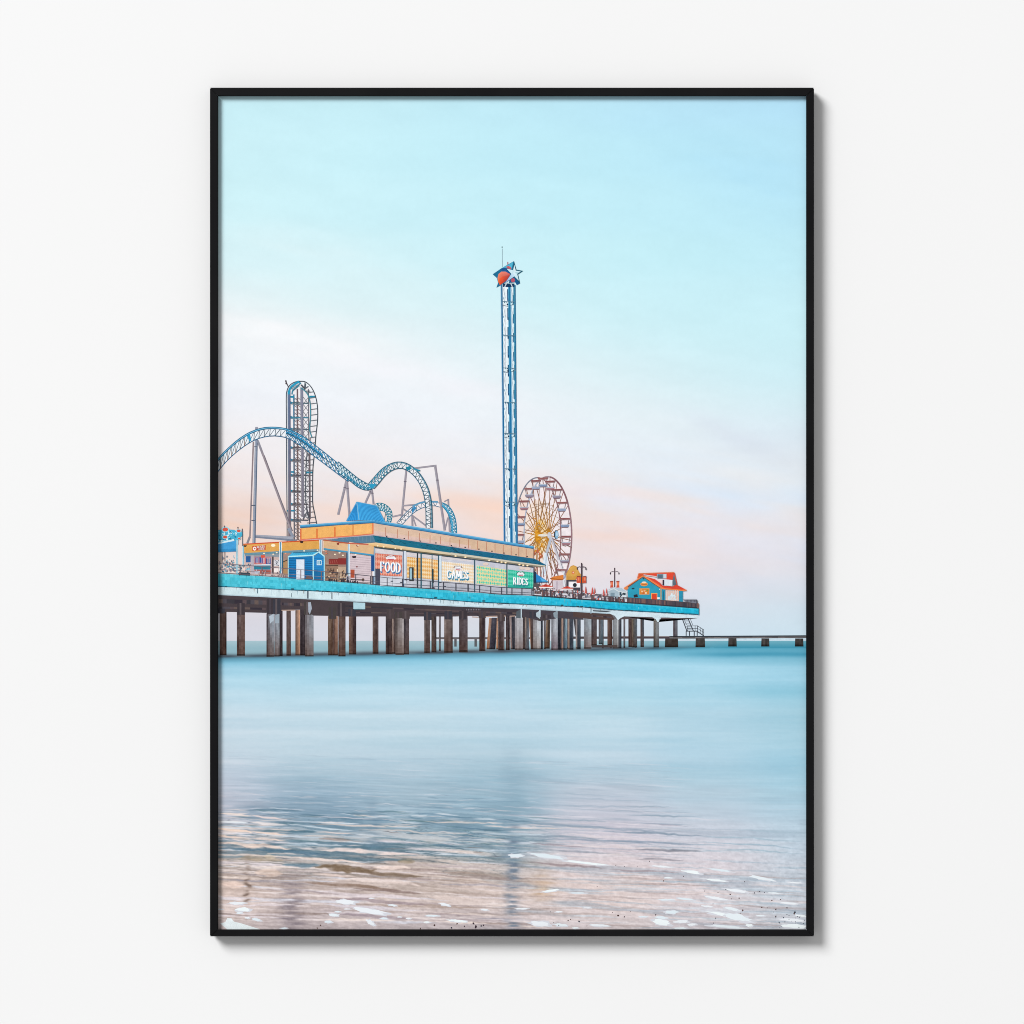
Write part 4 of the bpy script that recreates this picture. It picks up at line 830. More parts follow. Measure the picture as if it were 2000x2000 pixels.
for z, x, y, y2 in ((Z1, 80, 1330, 1400), (Z1, 370, 1250, 1420), (Z1, 800, 1190, 1410), (Z1, 890, 1190, 1410), (Z1, 1340, 1230, 1420), (Z1, 1700, 1310, 1480), (Z1, 1830, 1250, 1440), (Z2, 200, 1560, 1660), (Z2, 760, 1560, 1700), (Z2, 880, 1600, 1690), (Z2, 985, 1590, 1700), (Z2, 1300, 1600, 1720), (Z2, 1600, 1590, 1710), (Z2, 1810, 1600, 1710),
                  (Z3, 180, 1140, 1250), (Z3, 460, 1150, 1240), (Z3, 735, 1180, 1290), (Z3, 1200, 1150, 1240), (Z3, 1330, 1180, 1280), (Z3, 1400, 1200, 1250)):
    un.rect(*z(x - 55, y), *z(x + 55, y2), ur.choice(('3d363c', '46403f', '3a3a44', '4c4244')))
    un.rect(*z(x - 20, y), *z(x + 6, y2), ur.choice(('52474a', '5f5558', '474048')))
un.poly(Z1.l((1345, 1240), (1385, 1235), (1400, 1330), (1370, 1415), (1350, 1380)), 'a9b2c0'); un.poly(Z1.l((780, 1440), (845, 1405), (850, 1500), (790, 1550)), 'b3c0cc'); un.poly(Z1.l((865, 1430), (925, 1405), (925, 1540), (865, 1545)), '9aa8b4')
for z, a, bb in ((Z3, (510, 1222), (680, 1218)), (Z3, (860, 1218), (940, 1214)), (Z3, (310, 1228), (400, 1232)), (Z1, (960, 1355), (1150, 1352)), (Z3, (775, 1215), (800, 1215))): un.line(z(*a), z(*bb), 1.6, 'c8a896')
for k in range(9): un.rect(*Z3(230 + k * 24, 1112), *Z3(238 + k * 24, 1132), '8d8890')
for x, ya, yb, w in ((1026, 1105, 1250, 14), (1296, 1130, 1230, 20), (1545, 1140, 1260, 14)): un.rect(*Z3(x - w / 2, ya), *Z3(x + w / 2, yb), 'c6dbe6')
un.poly(Z3.l((955, 1150), (1015, 1120), (1020, 1245), (950, 1245)), '566068'); un.poly(Z3.l((1240, 1170), (1290, 1140), (1300, 1260), (1245, 1220)), 'b4c4ce'); un.poly(Z3.l((1490, 1170), (1545, 1140), (1550, 1255), (1500, 1230)), '8a9aa4')
un.done()

wb = Print('printed_deck_beam', 'printed pale blue white edge beam of the pier')
wr = random.Random(4)
def edge(*pts):
    xs, ys = zip(*[p for p in pts]); return lambda x: float(np.interp(x, xs, ys))
top_e = edge(Z1(40, 818), Z1(800, 868), Z1(1932, 950), Z2(700, 1228), Z2(1932, 1312), Z3(700, 905), Z3(1180, 920), Z3(1932, 978), Z4(900, 735), Z4(1826, 806))
mid_e = edge(Z1(40, 1005), Z1(1000, 1052), Z1(1932, 1092), Z2(700, 1352), Z2(1932, 1452), Z3(1000, 1038), Z3(1932, 1082), Z4(600, 825), Z4(1826, 892))
low_e = edge(Z1(40, 1132), Z1(830, 1170), Z1(1932, 1224), Z2(1000, 1490), Z2(1932, 1532), Z3(1000, 1112), Z3(1932, 1162), Z4(540, 888))
XE = Z4.x_(1826)
def run(x0, x1, n): return [x0 + (x1 - x0) * k / n for k in range(n + 1)]
xs = run(423, Z4.x_(540), 60)
for a, bb in zip(xs, xs[1:]):
    t = (a - 423) / 780
    c = mixc('d4e9ee', 'cbdfea', t) + wr.uniform(-.02, .02)
    wb.poly([(a, mid_e(a)), (bb, mid_e(bb)), (bb, low_e(bb)), (a, low_e(a))], c)
    wb.poly([(a, low_e(a) - 2.2), (bb, low_e(bb) - 2.2), (bb, low_e(bb)), (a, low_e(a))], mixc(c, '9fb6c4', .45))
wb.poly(Z4.l((535, 800), (1810, 886), (1810, 945), (1500, 948), (1275, 930), (1255, 960), (1242, 1004), (1222, 1004), (1190, 955), (1145, 935), (740, 922), (690, 945), (655, 975), (638, 968), (605, 915), (535, 886)), 'd3e5ee')
wb.poly(Z4.l((560, 905), (600, 915), (640, 968), (600, 965)), '6b6a6e')
wb.poly(Z4.l((1180, 960), (1222, 1004), (1240, 1006), (1235, 1012), (1165, 985)), '77756f')
for z, x, ya, yb, w, c in ((Z1, 610, 1030, 1110, 16, '6a8490'), (Z1, 1105, 1105, 1165, 8, '5d6f78'), (Z1, 1342, 1075, 1185, 22, '56626e'), (Z1, 1692, 1090, 1190, 14, '3a444e'), (Z1, 1548, 1085, 1130, 14, '7c98a6'), (Z1, 815, 1060, 1130, 4, 'a8c2cc'), (Z4, 1640, 890, 945, 4, '8fa6b2'), (Z4, 255, 795, 880, 24, '9fb2be'), (Z1, 330, 1040, 1120, 3, 'b4ccd4')):
    wb.rect(*z(x - w / 2, ya), *z(x + w / 2, yb), c)
wb.poly(Z2.l((220, 1462), (392, 1468), (392, 1560), (220, 1556)), 'b2d3de'); wb.poly(Z2.l((220, 1556), (392, 1560), (380, 1574), (232, 1570)), '4f6a74')
wb.poly(Z1.l((1705, 1080), (1932, 1090), (1932, 1108), (1705, 1094)), '3d4a54'); wb.poly(Z2.l((0, 1296), (150, 1300), (150, 1312), (0, 1308)), 'e6f2f4'); wb.poly(Z2.l((0, 1312), (190, 1316), (190, 1328), (0, 1322)), '3a3f48')
wb.poly(Z4.l((275, 778), (340, 772), (585, 795), (585, 825), (275, 808)), 'dcecf2'); wb.poly(Z4.l((275, 808), (585, 825), (560, 845), (275, 830)), 'b9ccd6'); wb.poly(Z4.l((280, 832), (560, 845), (480, 862), (290, 850)), '4a5058')
wb.poly(Z3.l((655, 1005), (830, 1010), (800, 1035), (660, 1030)), '55585c'); wb.ell(*Z3(690, 1006), 2.6, 1, 'f0efe8', 8); wb.ell(*Z3(775, 1008), 2.6, 1, 'f0efe8', 8); wb.poly(Z3.l((660, 1030), (790, 1034), (730, 1058), (690, 1050)), '98aab4')
wb.done()
fa = Print('printed_deck_fascia', 'printed turquoise fascia of the pier deck')
xs = run(423, XE, 190)
for a, bb in zip(xs, xs[1:]):
    t = (a - 423) / 940
    for j in range(4):
        v0, v1 = j / 4, (j + 1) / 4
        Y = lambda x, v: top_e(x) * (1 - v) + mid_e(x) * v
        c = mixc(mixc('52c6da', '1fb4d6', min(1, t * 1.3)), '34a8c4', max(0, v0 - .5) * .7) + wr.uniform(-.045, .045)
        if j == 0: c = mixc(c, '6fd0e0', .35)
        fa.poly([(a, Y(a, v0)), (bb, Y(bb, v0)), (bb, Y(bb, v1)), (a, Y(a, v1))], c)
    if (bb - 423) % 130 < 5: fa.line((bb, top_e(bb)), (bb, mid_e(bb)), .7, '2f9ab2')
    fa.line((a, mid_e(a) + .2), (bb, mid_e(bb) + .2), wr.uniform(1.0, 2.0), wr.choice(('1f5f78', '2a7088', '25505f')))
for z, x, y in ((Z1, 1480, 1072), (Z1, 1560, 1078), (Z1, 1640, 1082), (Z2, 250, 1322), (Z2, 340, 1330), (Z2, 620, 1350), (Z2, 715, 1356), (Z2, 1415, 1395), (Z3, 480, 996), (Z3, 1620, 1058), (Z3, 1850, 1075), (Z4, 120, 780), (Z4, 240, 790), (Z1, 1120, 1045)):
    fa.rect(*z(x - 20, y - 9), *z(x + 20, y + 9), '2b4a54')
for k in range(120):
    x = wr.uniform(426, XE - 3); v = wr.choice((0, 0, .5)); ya = top_e(x) * (1 - v) + mid_e(x) * v; ln = wr.uniform(3, 11)
    fa.poly([(x, ya), (x + wr.uniform(.6, 1.6), ya), (x + .8, min(ya + ln, mid_e(x)))], wr.choice(('3a9fb4', '6fcfe0', '2f8ea6', '86d4de', '5f9aa0')))
for k in range(70):
    x = wr.uniform(426, Z4.x_(520)); ya = mid_e(x) + 1; yb = ya + wr.uniform(3, 9); fa.poly([(x, ya), (x + 1.2, ya), (x + .6, yb)], wr.choice(('9fbcc6', '8fb0bc', 'a8b4b4', 'b8a898')))
fa.rect(*Z4(1812, 812), *Z4(1828, 895), '2496b0')
fa.done()

# ================================================================== buildings on the deck
def quad(a, b, c, d):
    a, b, c, d = (np.array(p, float) for p in (a, b, c, d))       # top left, top right, bottom right, bottom left
    return lambda u, v: tuple((a * (1 - u) + b * u) * (1 - v) + (d * (1 - u) + c * u) * v)
def qpoly(p, Q, pts, col): p.poly([Q(u, v) for u, v in pts], col)
def qrect(p, Q, u0, v0, u1, v1, col): qpoly(p, Q, ((u0, v0), (u1, v0), (u1, v1), (u0, v1)), col)
def diamonds(p, Q, nu, nv, ca, cb, cc=None):
    qrect(p, Q, 0, 0, 1, 1, ca)
    for i in range(nu):
        for j in range(nv):
            u, v = (i + .5) / nu, (j + .5) / nv
            qpoly(p, Q, ((u, v - .5 / nv), (u + .5 / nu, v), (u, v + .5 / nv), (u - .5 / nu, v)), cb if (cc is None or (i + j) % 2) else cc)
GL_ = {'F': (((0, 0), (0, 1)), ((0, .04), (.8, .04)), ((0, .5), (.6, .5)), ((-.22, 1), (.3, 1)), ((.8, .0), (.8, .25))),
       'D': (((.05, 0), (.05, 1)), ((.05, .04), (.5, .04), (.85, .25), (.9, .5), (.85, .75), (.5, .97), (.05, .97)), ((-.15, 0), (.3, 0)), ((-.15, 1), (.3, 1))),
       'G': (((.85, .22), (.6, .03), (.3, .08), (.05, .4), (.08, .75), (.35, .98), (.65, .95), (.85, .8), (.85, .58)), ((.55, .57), (1, .57))),
       'A': (((.1, 1), (.48, 0), (.9, 1)), ((.22, .66), (.76, .66)), ((-.05, 1), (.25, 1)), ((.72, 1), (1.05, 1))),
       'M': (((.08, 1), (.12, 0), (.5, .8), (.88, 0), (.92, 1)), ((-.05, 1), (.25, 1)), ((.75, 1), (1.05, 1))),
       'E': (((.1, 0), (.1, 1)), ((.1, .04), (.8, .04), (.8, .2)), ((.1, .5), (.62, .5)), ((.1, .96), (.85, .96), (.85, .78)), ((-.08, 1), (.2, 1))),
       'S': (((.8, .2), (.55, .02), (.25, .08), (.12, .28), (.4, .47), (.7, .58), (.85, .78), (.6, .97), (.3, .95), (.1, .78)),),
       'R': (((.1, 0), (.1, 1)), ((.1, .04), (.55, .04), (.78, .25), (.55, .5), (.1, .5)), ((.45, .5), (.9, 1)), ((-.1, 1), (.3, 1)), ((.75, 1), (1.02, 1))),
       'I': (((.5, 0), (.5, 1)), ((.25, 0), (.75, 0)), ((.25, 1), (.75, 1))),
       'U': (((.1, 0), (.1, .7), (.3, .97), (.6, .97), (.85, .7), (.85, 0)),), 'C': (((.85, .22), (.6, .03), (.3, .08), (.08, .4), (.1, .75), (.38, .98), (.65, .95), (.88, .78)),), 'T': (((.5, 0), (.5, 1)), ((.05, .04), (.95, .04)),),
       'K': (((.1, 0), (.1, 1)), ((.85, 0), (.1, .6)), ((.4, .4), (.9, 1))), 'L': (((.1, 0), (.1, .96), (.85, .96)),), 'Z': (((.1, .04), (.85, .04), (.1, .96), (.9, .96)),)}
def oval(n=12): return tuple((.5 + .42 * math.sin(2 * math.pi * k / n), .5 - .5 * math.cos(2 * math.pi * k / n)) for k in range(n + 1))
GL_['O'] = (oval(),)
def text(p, word, Q, w, col, off=(0, 0), widths=None, gap=.28, thin=1.0):
    n = len(word); cw = widths or [1] * n; tot = sum(cw) + gap * (n - 1); x = 0
    for ch, k in zip(word, cw):
        for st in GL_[ch]:
            pts = [Q((x + gx * k) / tot, gy) for gx, gy in st]
            pts = [(a + off[0], b + off[1]) for a, b in pts]
            for q in range(len(pts) - 1):
                h = abs(pts[q + 1][0] - pts[q][0]) > 1.4 * abs(pts[q + 1][1] - pts[q][1])
                p.line(pts[q], pts[q + 1], w * (thin if h else 1), col)
        x += k + gap

# --- main hall
ha = Print('printed_pier_hall', 'printed long orange and tan pier hall with teal awning')
ha.poly(Z2.l((520, 655), (1932, 815), (1932, 1312), (520, 1205)), 'cfd0da')
ha.poly(Z3.l((0, 350), (1205, 500), (1205, 925), (0, 855)), 'c8cad6')
ha.poly(Z2.l((520, 655), (1932, 815), (1932, 870), (520, 740)), 'd9d3d6')
for k in range(9):
    t = k / 9; v = .62 + .04 * k
    ha.line(Z2(540, 1090 + k * 14), Z2(1932, 1180 + k * 15), .5, 'b9bcc8'); ha.line(Z3(0, 745 + k * 13), Z3(1205, 840 + k * 9), .5, 'b6b9c6')
# upper storey
ha.poly(ZB.l((1235, 980), (1932, 925), (1932, 1100), (1235, 1150)), 'f0b468'); ha.poly(ZC.l((0, 1245), (510, 1198), (510, 1362), (0, 1400)), 'f3b569')
ha.poly(ZC.l((230, 1240), (490, 1215), (490, 1345), (230, 1375)), 'f6bb72')
ha.poly(ZC.l((490, 1200), (515, 1196), (515, 1365), (490, 1365)), 'ec8a58')
ha.poly(ZC.l((515, 1195), (1932, 1430), (1932, 1580), (515, 1368)), 'ddbea6'); ha.poly(ZD.l((0, 1080), (1205, 1275), (1205, 1430), (0, 1235)), 'd8b89c')
ha.poly(ZC.l((515, 1310), (1932, 1530), (1932, 1580), (515, 1368)), 'dfc0b4')
for X in (690, 860, 1020, 1180, 1335, 1485, 1625, 1765, 1895):
    ya = 1195 + (X - 515) * .166 + 40; ha.line(ZC(X, ya), ZC(X, ya + 125), 1.0, 'd0856a')
for X in (262, 392, 520, 645, 765, 880, 990, 1098):
    ya = 1080 + X * .162 + 18; ha.line(ZD(X, ya), ZD(X, ya + 128), 1.0, 'cf8a6c')
ha.line(ZD(1203, 1275), ZD(1203, 1430), 1.2, 'c49a80')
for X in (1475, 1735): ha.line(ZB(X, 985 - (X - 1475) * .08), ZB(X, 1128 - (X - 1475) * .08), 2.4, 'e2783f')
ha.line(ZC(215, 1228), ZC(215, 1375), 2, 'd98a50')
ha.line(ZB(1240, 985), ZB(1240, 1150), 2.2, 'de6f3d')
ha.path([ZB(1230, 1148), ZB(1932, 1098), ZC(510, 1362)], 2.2, 'e0755a'); ha.path([ZB(1250, 1158), ZB(1932, 1110), ZC(510, 1372), ZC(1932, 1582), ZD(1205, 1434)], 1.6, 'dfc3c6')
ha.path([ZB(1230, 955), ZB(1932, 905), ZC(505, 1178), ZC(1932, 1412), ZD(1205, 1262)], 5.2, '4690c0'); ha.path([ZB(1232, 940), ZB(1932, 892), ZC(505, 1162), ZC(1932, 1396), ZD(1205, 1248)], 1.8, '63b2dd'); ha.path([ZB(1230, 970), ZB(1932, 920), ZC(505, 1196), ZC(1932, 1430), ZD(1205, 1276)], 1.2, '2f6f9a')
# awning
ha.poly(ZC.l((0, 1416), (505, 1382), (545, 1482), (300, 1494), (0, 1440)), '5a8098'); ha.poly(ZB.l((1600, 1150), (1932, 1118), (1932, 1200), (1760, 1168)), '5a7f98')
for k in range(8): ha.line(ZC(60 + k * 58, 1420 - k * 4), ZC(80 + k * 56, 1445 + k * 5), .6, '7d9eb0')
ha.poly(ZC.l((505, 1380), (1932, 1592), (1932, 1670), (545, 1484)), '1d6c86'); ha.poly(ZD.l((0, 1252), (1215, 1420), (1385, 1512), (1375, 1522), (0, 1328)), '1f6788')
hr = random.Random(2)
for k in range(150):
    u = hr.random(); v = hr.random()
    Q = quad(ZC(520, 1392), ZD(1215, 1426), ZD(1340, 1508), ZC(560, 1476)); p = Q(u, v)
    ha.line(p, (p[0] + hr.uniform(2, 5), p[1] + hr.uniform(.2, 1)), .9, hr.choice(('2c7f98', '17596f', '2a7690', '145268')))
ha.line(ZD(0, 1260), ZD(120, 1340), .9, '134358'); ha.line(ZC(700, 1400), ZC(830, 1510), .9, '134358'); ha.line(ZC(1650, 1540), ZC(1770, 1650), .9, '134358')
ha.path([ZC(545, 1486), ZC(1932, 1672), ZD(1375, 1525)], 1.0, '6a9aa4')
for z, L in ((ZC, ((705, 1392), (960, 1425), (1195, 1463), (1420, 1490), (1645, 1528), (1850, 1553))), (ZD, ((210, 1255), (410, 1283), (600, 1313), (775, 1340), (950, 1365), (1112, 1392)))):
    for X, Y in L: ha.rect(z(X, Y)[0] - 1.4, z(X, Y)[1] - 1, z(X, Y)[0] + 1.4, z(X, Y)[1] + 1, '2f2f3c')
# soffit
ha.poly(ZC.l((400, 1500), (545, 1484), (1932, 1675), (1932, 1720), (520, 1550), (440, 1530)), ['f2d6a0', 'f0d2a4', 'd6cdb8', 'c9bfa8', 'a8905c', 'e8b470']); ha.poly(ZD.l((0, 1330), (1375, 1522), (1380, 1538), (0, 1372)), 'd2cab6')
ha.poly(ZC.l((520, 1535), (1932, 1700), (1932, 1728), (520, 1560)), '6d6550'); ha.poly(ZD.l((0, 1362), (1330, 1535), (1300, 1545), (0, 1392)), '8a8474')
ha.line(ZC(520, 1556), ZC(1932, 1728), 1.6, '3a4c58'); ha.line(ZD(0, 1390), ZD(1210, 1548), 1.5, '3d4a58')
for z, L in ((Z2, ((575, 640), (662, 655), (832, 675), (915, 686), (1705, 788), (1850, 805))), (ZD, ((72, 1382), (212, 1400), (560, 1447), (680, 1462), (740, 1471), (798, 1480), (1000, 1508), (1055, 1516), (1115, 1522)))):
    for X, Y in L:
        p = z(X, Y); ha.ell(*p, 2.6, 1.6, 'e8c88c', 8); ha.ell(*p, 1.5, 1.1, 'fff4dc', 8)
for X in (470, 1000, 1080): ha.ell(*ZD(X + 40, 1500 + (X - 470) * .11), 6, 3.2, 'e3cfc4', 10)
# shop fronts
FOOD = quad(Z2(540, 748), Z2(928, 782), Z2(928, 1090), Z2(540, 1062)); diamonds(ha, FOOD, 11, 4, 'd9735f', 'eaa994')
diamonds(ha, quad(Z2(1000, 800), Z2(1138, 814), Z2(1138, 1112), Z2(1000, 1100)), 5, 5, 'e3a552', 'f1d6a6'); diamonds(ha, quad(Z2(1160, 814), Z2(1197, 818), Z2(1197, 1112), Z2(1160, 1110)), 2, 5, 'c98f44', 'dcae6c')
diamonds(ha, quad(Z2(1218, 818), Z2(1358, 832), Z2(1358, 1124), Z2(1218, 1112)), 5, 5, 'e6ad62', 'f3dcb4'); diamonds(ha, quad(Z2(1370, 838), Z2(1452, 846), Z2(1452, 1135), Z2(1370, 1128)), 3, 5, 'e5a75a', 'f2d2a0')
GAMES = quad(Z2(1505, 865), Z3(335, 470), Z3(335, 745), Z2(1505, 1150)); diamonds(ha, GAMES, 17, 6, 'f1ebe0', 'efd3ac')
GREEN = quad(Z3(378, 478), Z3(808, 540), Z3(808, 782), Z3(378, 745))
diamonds(ha, GREEN, 16, 5, 'e2d8a4', '62d2b8', 'e8dba0')
for j in range(5):
    for i in range(16):
        u, v = (i + .5) / 16, (j + .5) / 5; qpoly(ha, GREEN, ((u - .028, v), (u, v - .06), (u + .028, v), (u, v + .06)), '4ccdb4' if (j % 2 == 0) else '86dcbc')
RIDES = quad(Z3(830, 538), Z3(1205, 585), Z3(1205, 826), Z3(830, 800)); diamonds(ha, RIDES, 12, 4, '2cb597', '62d2b8')
qrect(ha, RIDES, 0, .86, 1, 1, '2fa898')
for z, x, ya, yb, w, c in ((Z2, 948, 714, 1235, 14, '2a4466'), (Z2, 970, 716, 1190, 36, 'd5dde8'), (Z2, 1152, 742, 1250, 18, '2e3a42'), (Z2, 1205, 745, 1252, 18, '1f5f70'), (Z2, 1364, 768, 1240, 10, '4a8a9a'), (Z2, 1458, 778, 1278, 13, '1f5468'), (Z2, 1485, 785, 1170, 34, 'd3e2ec'),
                     (Z3, 348, 398, 870, 14, '20505e'), (Z3, 371, 480, 745, 12, 'cfe4e6'), (Z3, 816, 458, 898, 14, '1c4c58'), (Z3, 1205, 500, 900, 7, '5d6878'), (Z2, 520, 655, 1200, 12, '2f6fa0'), (Z2, 533, 665, 1200, 10, 'c9dcea')):
    ha.rect(*z(x - w / 2, ya), *z(x + w / 2, yb), c)
ha.rect(*Z2(1032, 952), *Z2(1098, 1152), '3a3a3c'); ha.rect(*Z2(1040, 968), *Z2(1072, 1130), '9fc4d0'); ha.rect(*Z2(1366, 978), *Z2(1388, 1178), '2a3436'); ha.rect(*Z2(540, 972), *Z2(610, 1210), '4a4c5c')
ha.rect(*Z2(608, 1085), *Z2(930, 1225), 'd3d6e0'); ha.line(Z2(790, 1090), Z2(790, 1225), .7, 'a4aab8')
ha.poly(ZD.l((1205, 1600), (1245, 1620), (1245, 1770), (1205, 1800)), '23364e')
ha.done()
# sign lettering on the hall
def crest(p, cx, cy, w, red):
    for k in range(7):
        a = math.pi * (k + .5) / 7; p.line((cx - w * .35 * math.cos(a), cy - 1 - 1.6 * math.sin(a)), (cx - w * .62 * math.cos(a), cy - 1 - 4.4 * math.sin(a)), .9, '4a4048' if not red else '5a3840')
    p.poly([(cx - w / 2, cy - .5), (cx - w * .3, cy - 2.6), (cx + w * .3, cy - 2.2), (cx + w / 2, cy + .8), (cx + w * .4, cy + 3.4), (cx - w * .4, cy + 2.6)], 'f4f2f6'); p.line((cx - w * .36, cy - 2.2), (cx, cy - 4.6), 1.2, 'f4f2f6'); p.line((cx, cy - 4.6), (cx + w * .36, cy - 2), 1.2, 'f4f2f6')
    p.line((cx - w * .3, cy), (cx + w * .3, cy + .5), .8, 'a8a4b8')
    p.poly([(cx - w * .32, cy + 2), (cx + w * .34, cy + 2.6), (cx + w * .25, cy + 4.4), (cx - w * .2, cy + 4)], 'c0485a')
for word, Q, w, sh, cr, wd in (('FOOD', quad(Z2(620, 868), Z2(905, 892), Z2(905, 1030), Z2(620, 1005)), 2.25, '3f78a8', Z2(765, 815), (.8, 1.1, 1.1, 1)), ('GAMES', quad(Z2(1585, 985), Z2(1895, 1010), Z2(1895, 1122), Z2(1585, 1108)), 2.0, '3a8aa8', Z2(1742, 965), (1, 1, 1.15, .8, .85)),
                       ('RIDES', quad(Z3(912, 648), Z3(1122, 672), Z3(1122, 765), Z3(912, 752)), 1.75, '2a8f90', Z3(1018, 605), (1, .5, 1, .85, .85))):
    sg = Print('printed_shop_sign', 'printed white lettering reading ' + word)
    text(sg, word, Q, w + 1.2, sh, (1.2, 2.6), wd, .2, .8); text(sg, word, Q, w + .5, sh, (.3, 1.2), wd, .2, .8); text(sg, word, Q, w, 'fbfcfe', (0, 0), wd, .2, .62)
    crest(sg, *cr, 21 if word == 'FOOD' else 15, word != 'RIDES'); sg.done()

# --- blue metal roof of the lantern
lr = Print('printed_roof_lantern', 'printed bright blue hipped metal roof')
z = ZC
lr.poly(z.l((270, 895), (120, 1170), (300, 1160)), '359be0'); lr.poly(z.l((270, 895), (560, 952), (680, 1182), (510, 1152), (300, 1162)), '46aeea')
for k in range(17):
    t = k / 17; lr.line(z(280 + 280 * t, 900 + 56 * t), z(305 + 370 * t, 1160 + (10 if t < .6 else 26) * t), .8, '2b8cd2')
for k in range(5): t = (k + 1) / 6; lr.line(z(270, 898), z(120 + 175 * t, 1168), .7, '2584c8')
lr.line(z(270, 898), z(303, 1160), 1.4, '8ad0f4'); lr.path([z(120, 1170), z(270, 895), z(560, 952), z(680, 1182)], 1.3, '5cb4e8'); lr.done()

# --- low open building at the left
lb = Print('printed_food_court', 'printed low orange open food court with teal posts')
z = ZB
lb.poly(z.l((430, 1345), (1900, 1300), (1900, 1720), (430, 1640)), 'cdb4ae')
lb.poly(z.l((960, 1340), (1932, 1290), (1932, 1770), (960, 1690)), 'a58a80')
lb.poly(z.l((430, 1350), (960, 1335), (960, 1400), (430, 1385)), '8f9aa4')
lb.poly(z.l((1585, 1300), (1900, 1325), (1900, 1480), (1585, 1480)), '9a8278'); lb.poly(z.l((1585, 1500), (1932, 1500), (1932, 1740), (1585, 1730)), '9a7a66')
lb.rect(*z(1645, 1425), *z(1890, 1505), '8a3432'); lb.line(z(1600, 1525), z(1900, 1520), 1.2, '3f2c2a')
for k in range(7): lb.line(z(1660 + k * 32, 1440), z(1675 + k * 32, 1490), .9, 'b05c50')
r9 = random.Random(21)
for k in range(60):
    x = r9.uniform(1595, 1900); y = r9.uniform(1560, 1720); lb.rect(*z(x, y), *z(x + r9.uniform(10, 34), y + r9.uniform(8, 40)), r9.choice(('6a4f44', '8a6a58', 'd8bc9c', '4f4038', 'a88a78', 'e6d0b4', '5c5048')))
lb.rect(*z(560, 1390), *z(810, 1640), 'b98a92')
for x0, x1, y0, y1, c in ((440, 510, 1385, 1475, '2d5f9c'), (580, 625, 1405, 1480, '2c5aa0'), (635, 690, 1400, 1490, '3a62aa'), (700, 730, 1420, 1500, 'd0606a'), (735, 760, 1420, 1510, '2a4f90'), (770, 800, 1420, 1510, '3a5a9c'), (660, 720, 1370, 1410, 'd85a44'), (560, 800, 1520, 1580, '2a7f98'), (560, 800, 1500, 1520, 'd8dde4'),
                          (575, 800, 1590, 1640, 'a8584c'), (555, 670, 1480, 1505, 'c87a78'), (845, 925, 1440, 1530, 'd8d6dc'), (850, 915, 1560, 1620, 'f2e8e6'), (820, 845, 1390, 1640, '54484a'), (512, 556, 1375, 1640, 'b9b0ba'), (565, 640, 1600, 1640, 'c0c4d4')):
    lb.rect(*z(x0, y0), *z(x1, y1), c)
for k in range(26):
    x = r9.uniform(850, 920); y = r9.uniform(1445, 1525); lb.line(z(x, y), z(x + r9.uniform(-14, 14), y + r9.uniform(-14, 14)), 1.2, r9.choice(('2f3a4c', '5a6a80', 'f4f4f6')))
lb.poly(z.l((960, 1460), (1040, 1430), (1050, 1640), (970, 1660)), 'b08a62'); lb.line(z(960, 1480), z(1045, 1440), 1.4, '3a3838')
for k in range(26): lb.rect(*z(575 + k * 9, 1405 + (k % 3) * 4), *z(578 + k * 9, 1490), r9.choice(('e0d6de', 'c05058', '3a5aa0', 'f0e8ea')))
lb.poly(z.l((405, 1215), (1500, 1150), (1510, 1295), (420, 1340)), 'dfa656'); lb.poly(z.l((405, 1215), (1210, 1160), (1210, 1230), (410, 1270)), 'e3a95a')
lb.poly(z.l((1570, 1150), (1932, 1200), (1932, 1320), (1570, 1275)), 'dcb488')
lb.poly(z.l((420, 1340), (1510, 1280), (1510, 1312), (430, 1372)), '6a93a4'); lb.path([z(1570, 1278), z(1932, 1325), ZC(470, 1664)], 3.2, '4a97ba')
lb.poly(ZC.l((0, 1480), (420, 1510), (520, 1550), (515, 1660), (0, 1605)), 'e0b88c'); lb.poly(ZC.l((165, 1660), (480, 1690), (480, 1932), (165, 1932)), 'd9c4ca'); lb.poly(Z2.l((165, 760), (480, 800), (480, 1170), (165, 1170)), 'd8c6cc')
for k in range(11): lb.line(Z2(170, 800 + k * 33), Z2(475, 824 + k * 32), .6, 'c6b0b8')
lb.rect(*Z2(0, 735), *Z2(125, 1165), '9c8074'); lb.rect(*Z2(0, 820), *Z2(115, 912), '8a3432'); lb.rect(*Z2(0, 945), *Z2(112, 1165), 'c0a48c'); lb.path(Z2.l((0, 712), (165, 730), (520, 778)), 3, '4a9ac2'); lb.path(ZC.l((0, 1482), (160, 1496), (440, 1512)), 1.8, 'c8614c')
lb.rect(*Z2(478, 780), *Z2(524, 1005), '234f8c'); lb.poly(Z2.l((200, 790), (265, 785), (255, 818), (210, 820)), '3a2f38')
for k in range(20): x = r9.uniform(0, 100); y = r9.uniform(990, 1140); lb.rect(*Z2(x, y), *Z2(x + 18, y + 26), r9.choice(('5f4a40', '8a6a54', 'd8c0a0', '453a36')))
lb.ell(*Z2(272, 945), 1.6, 1.6, '7a3030', 8); lb.rect(*Z2(180, 985), *Z2(238, 1105), 'b0533a'); lb.poly(Z2.l((20, 1115), (370, 1128), (370, 1146), (20, 1135)), '54403c'); lb.ell(*Z2(362, 1135), 2.8, 3.2, '5a4238', 10)
lb.path([z(405, 1212), z(1500, 1152)], 1.8, 'd2562e'); lb.path([z(1560, 1150), z(1932, 1196)], 1.6, 'c8603f')
for x in (945, 1530): lb.rect(*z(x - 18, 1180 if x < 1000 else 1150), *z(x + 18, 1640 if x < 1000 else 1370), 'e4edf4'); lb.rect(*z(x - 6, 1180 if x < 1000 else 1150), *z(x + 8, 1640 if x < 1000 else 1370), '3f88a8')
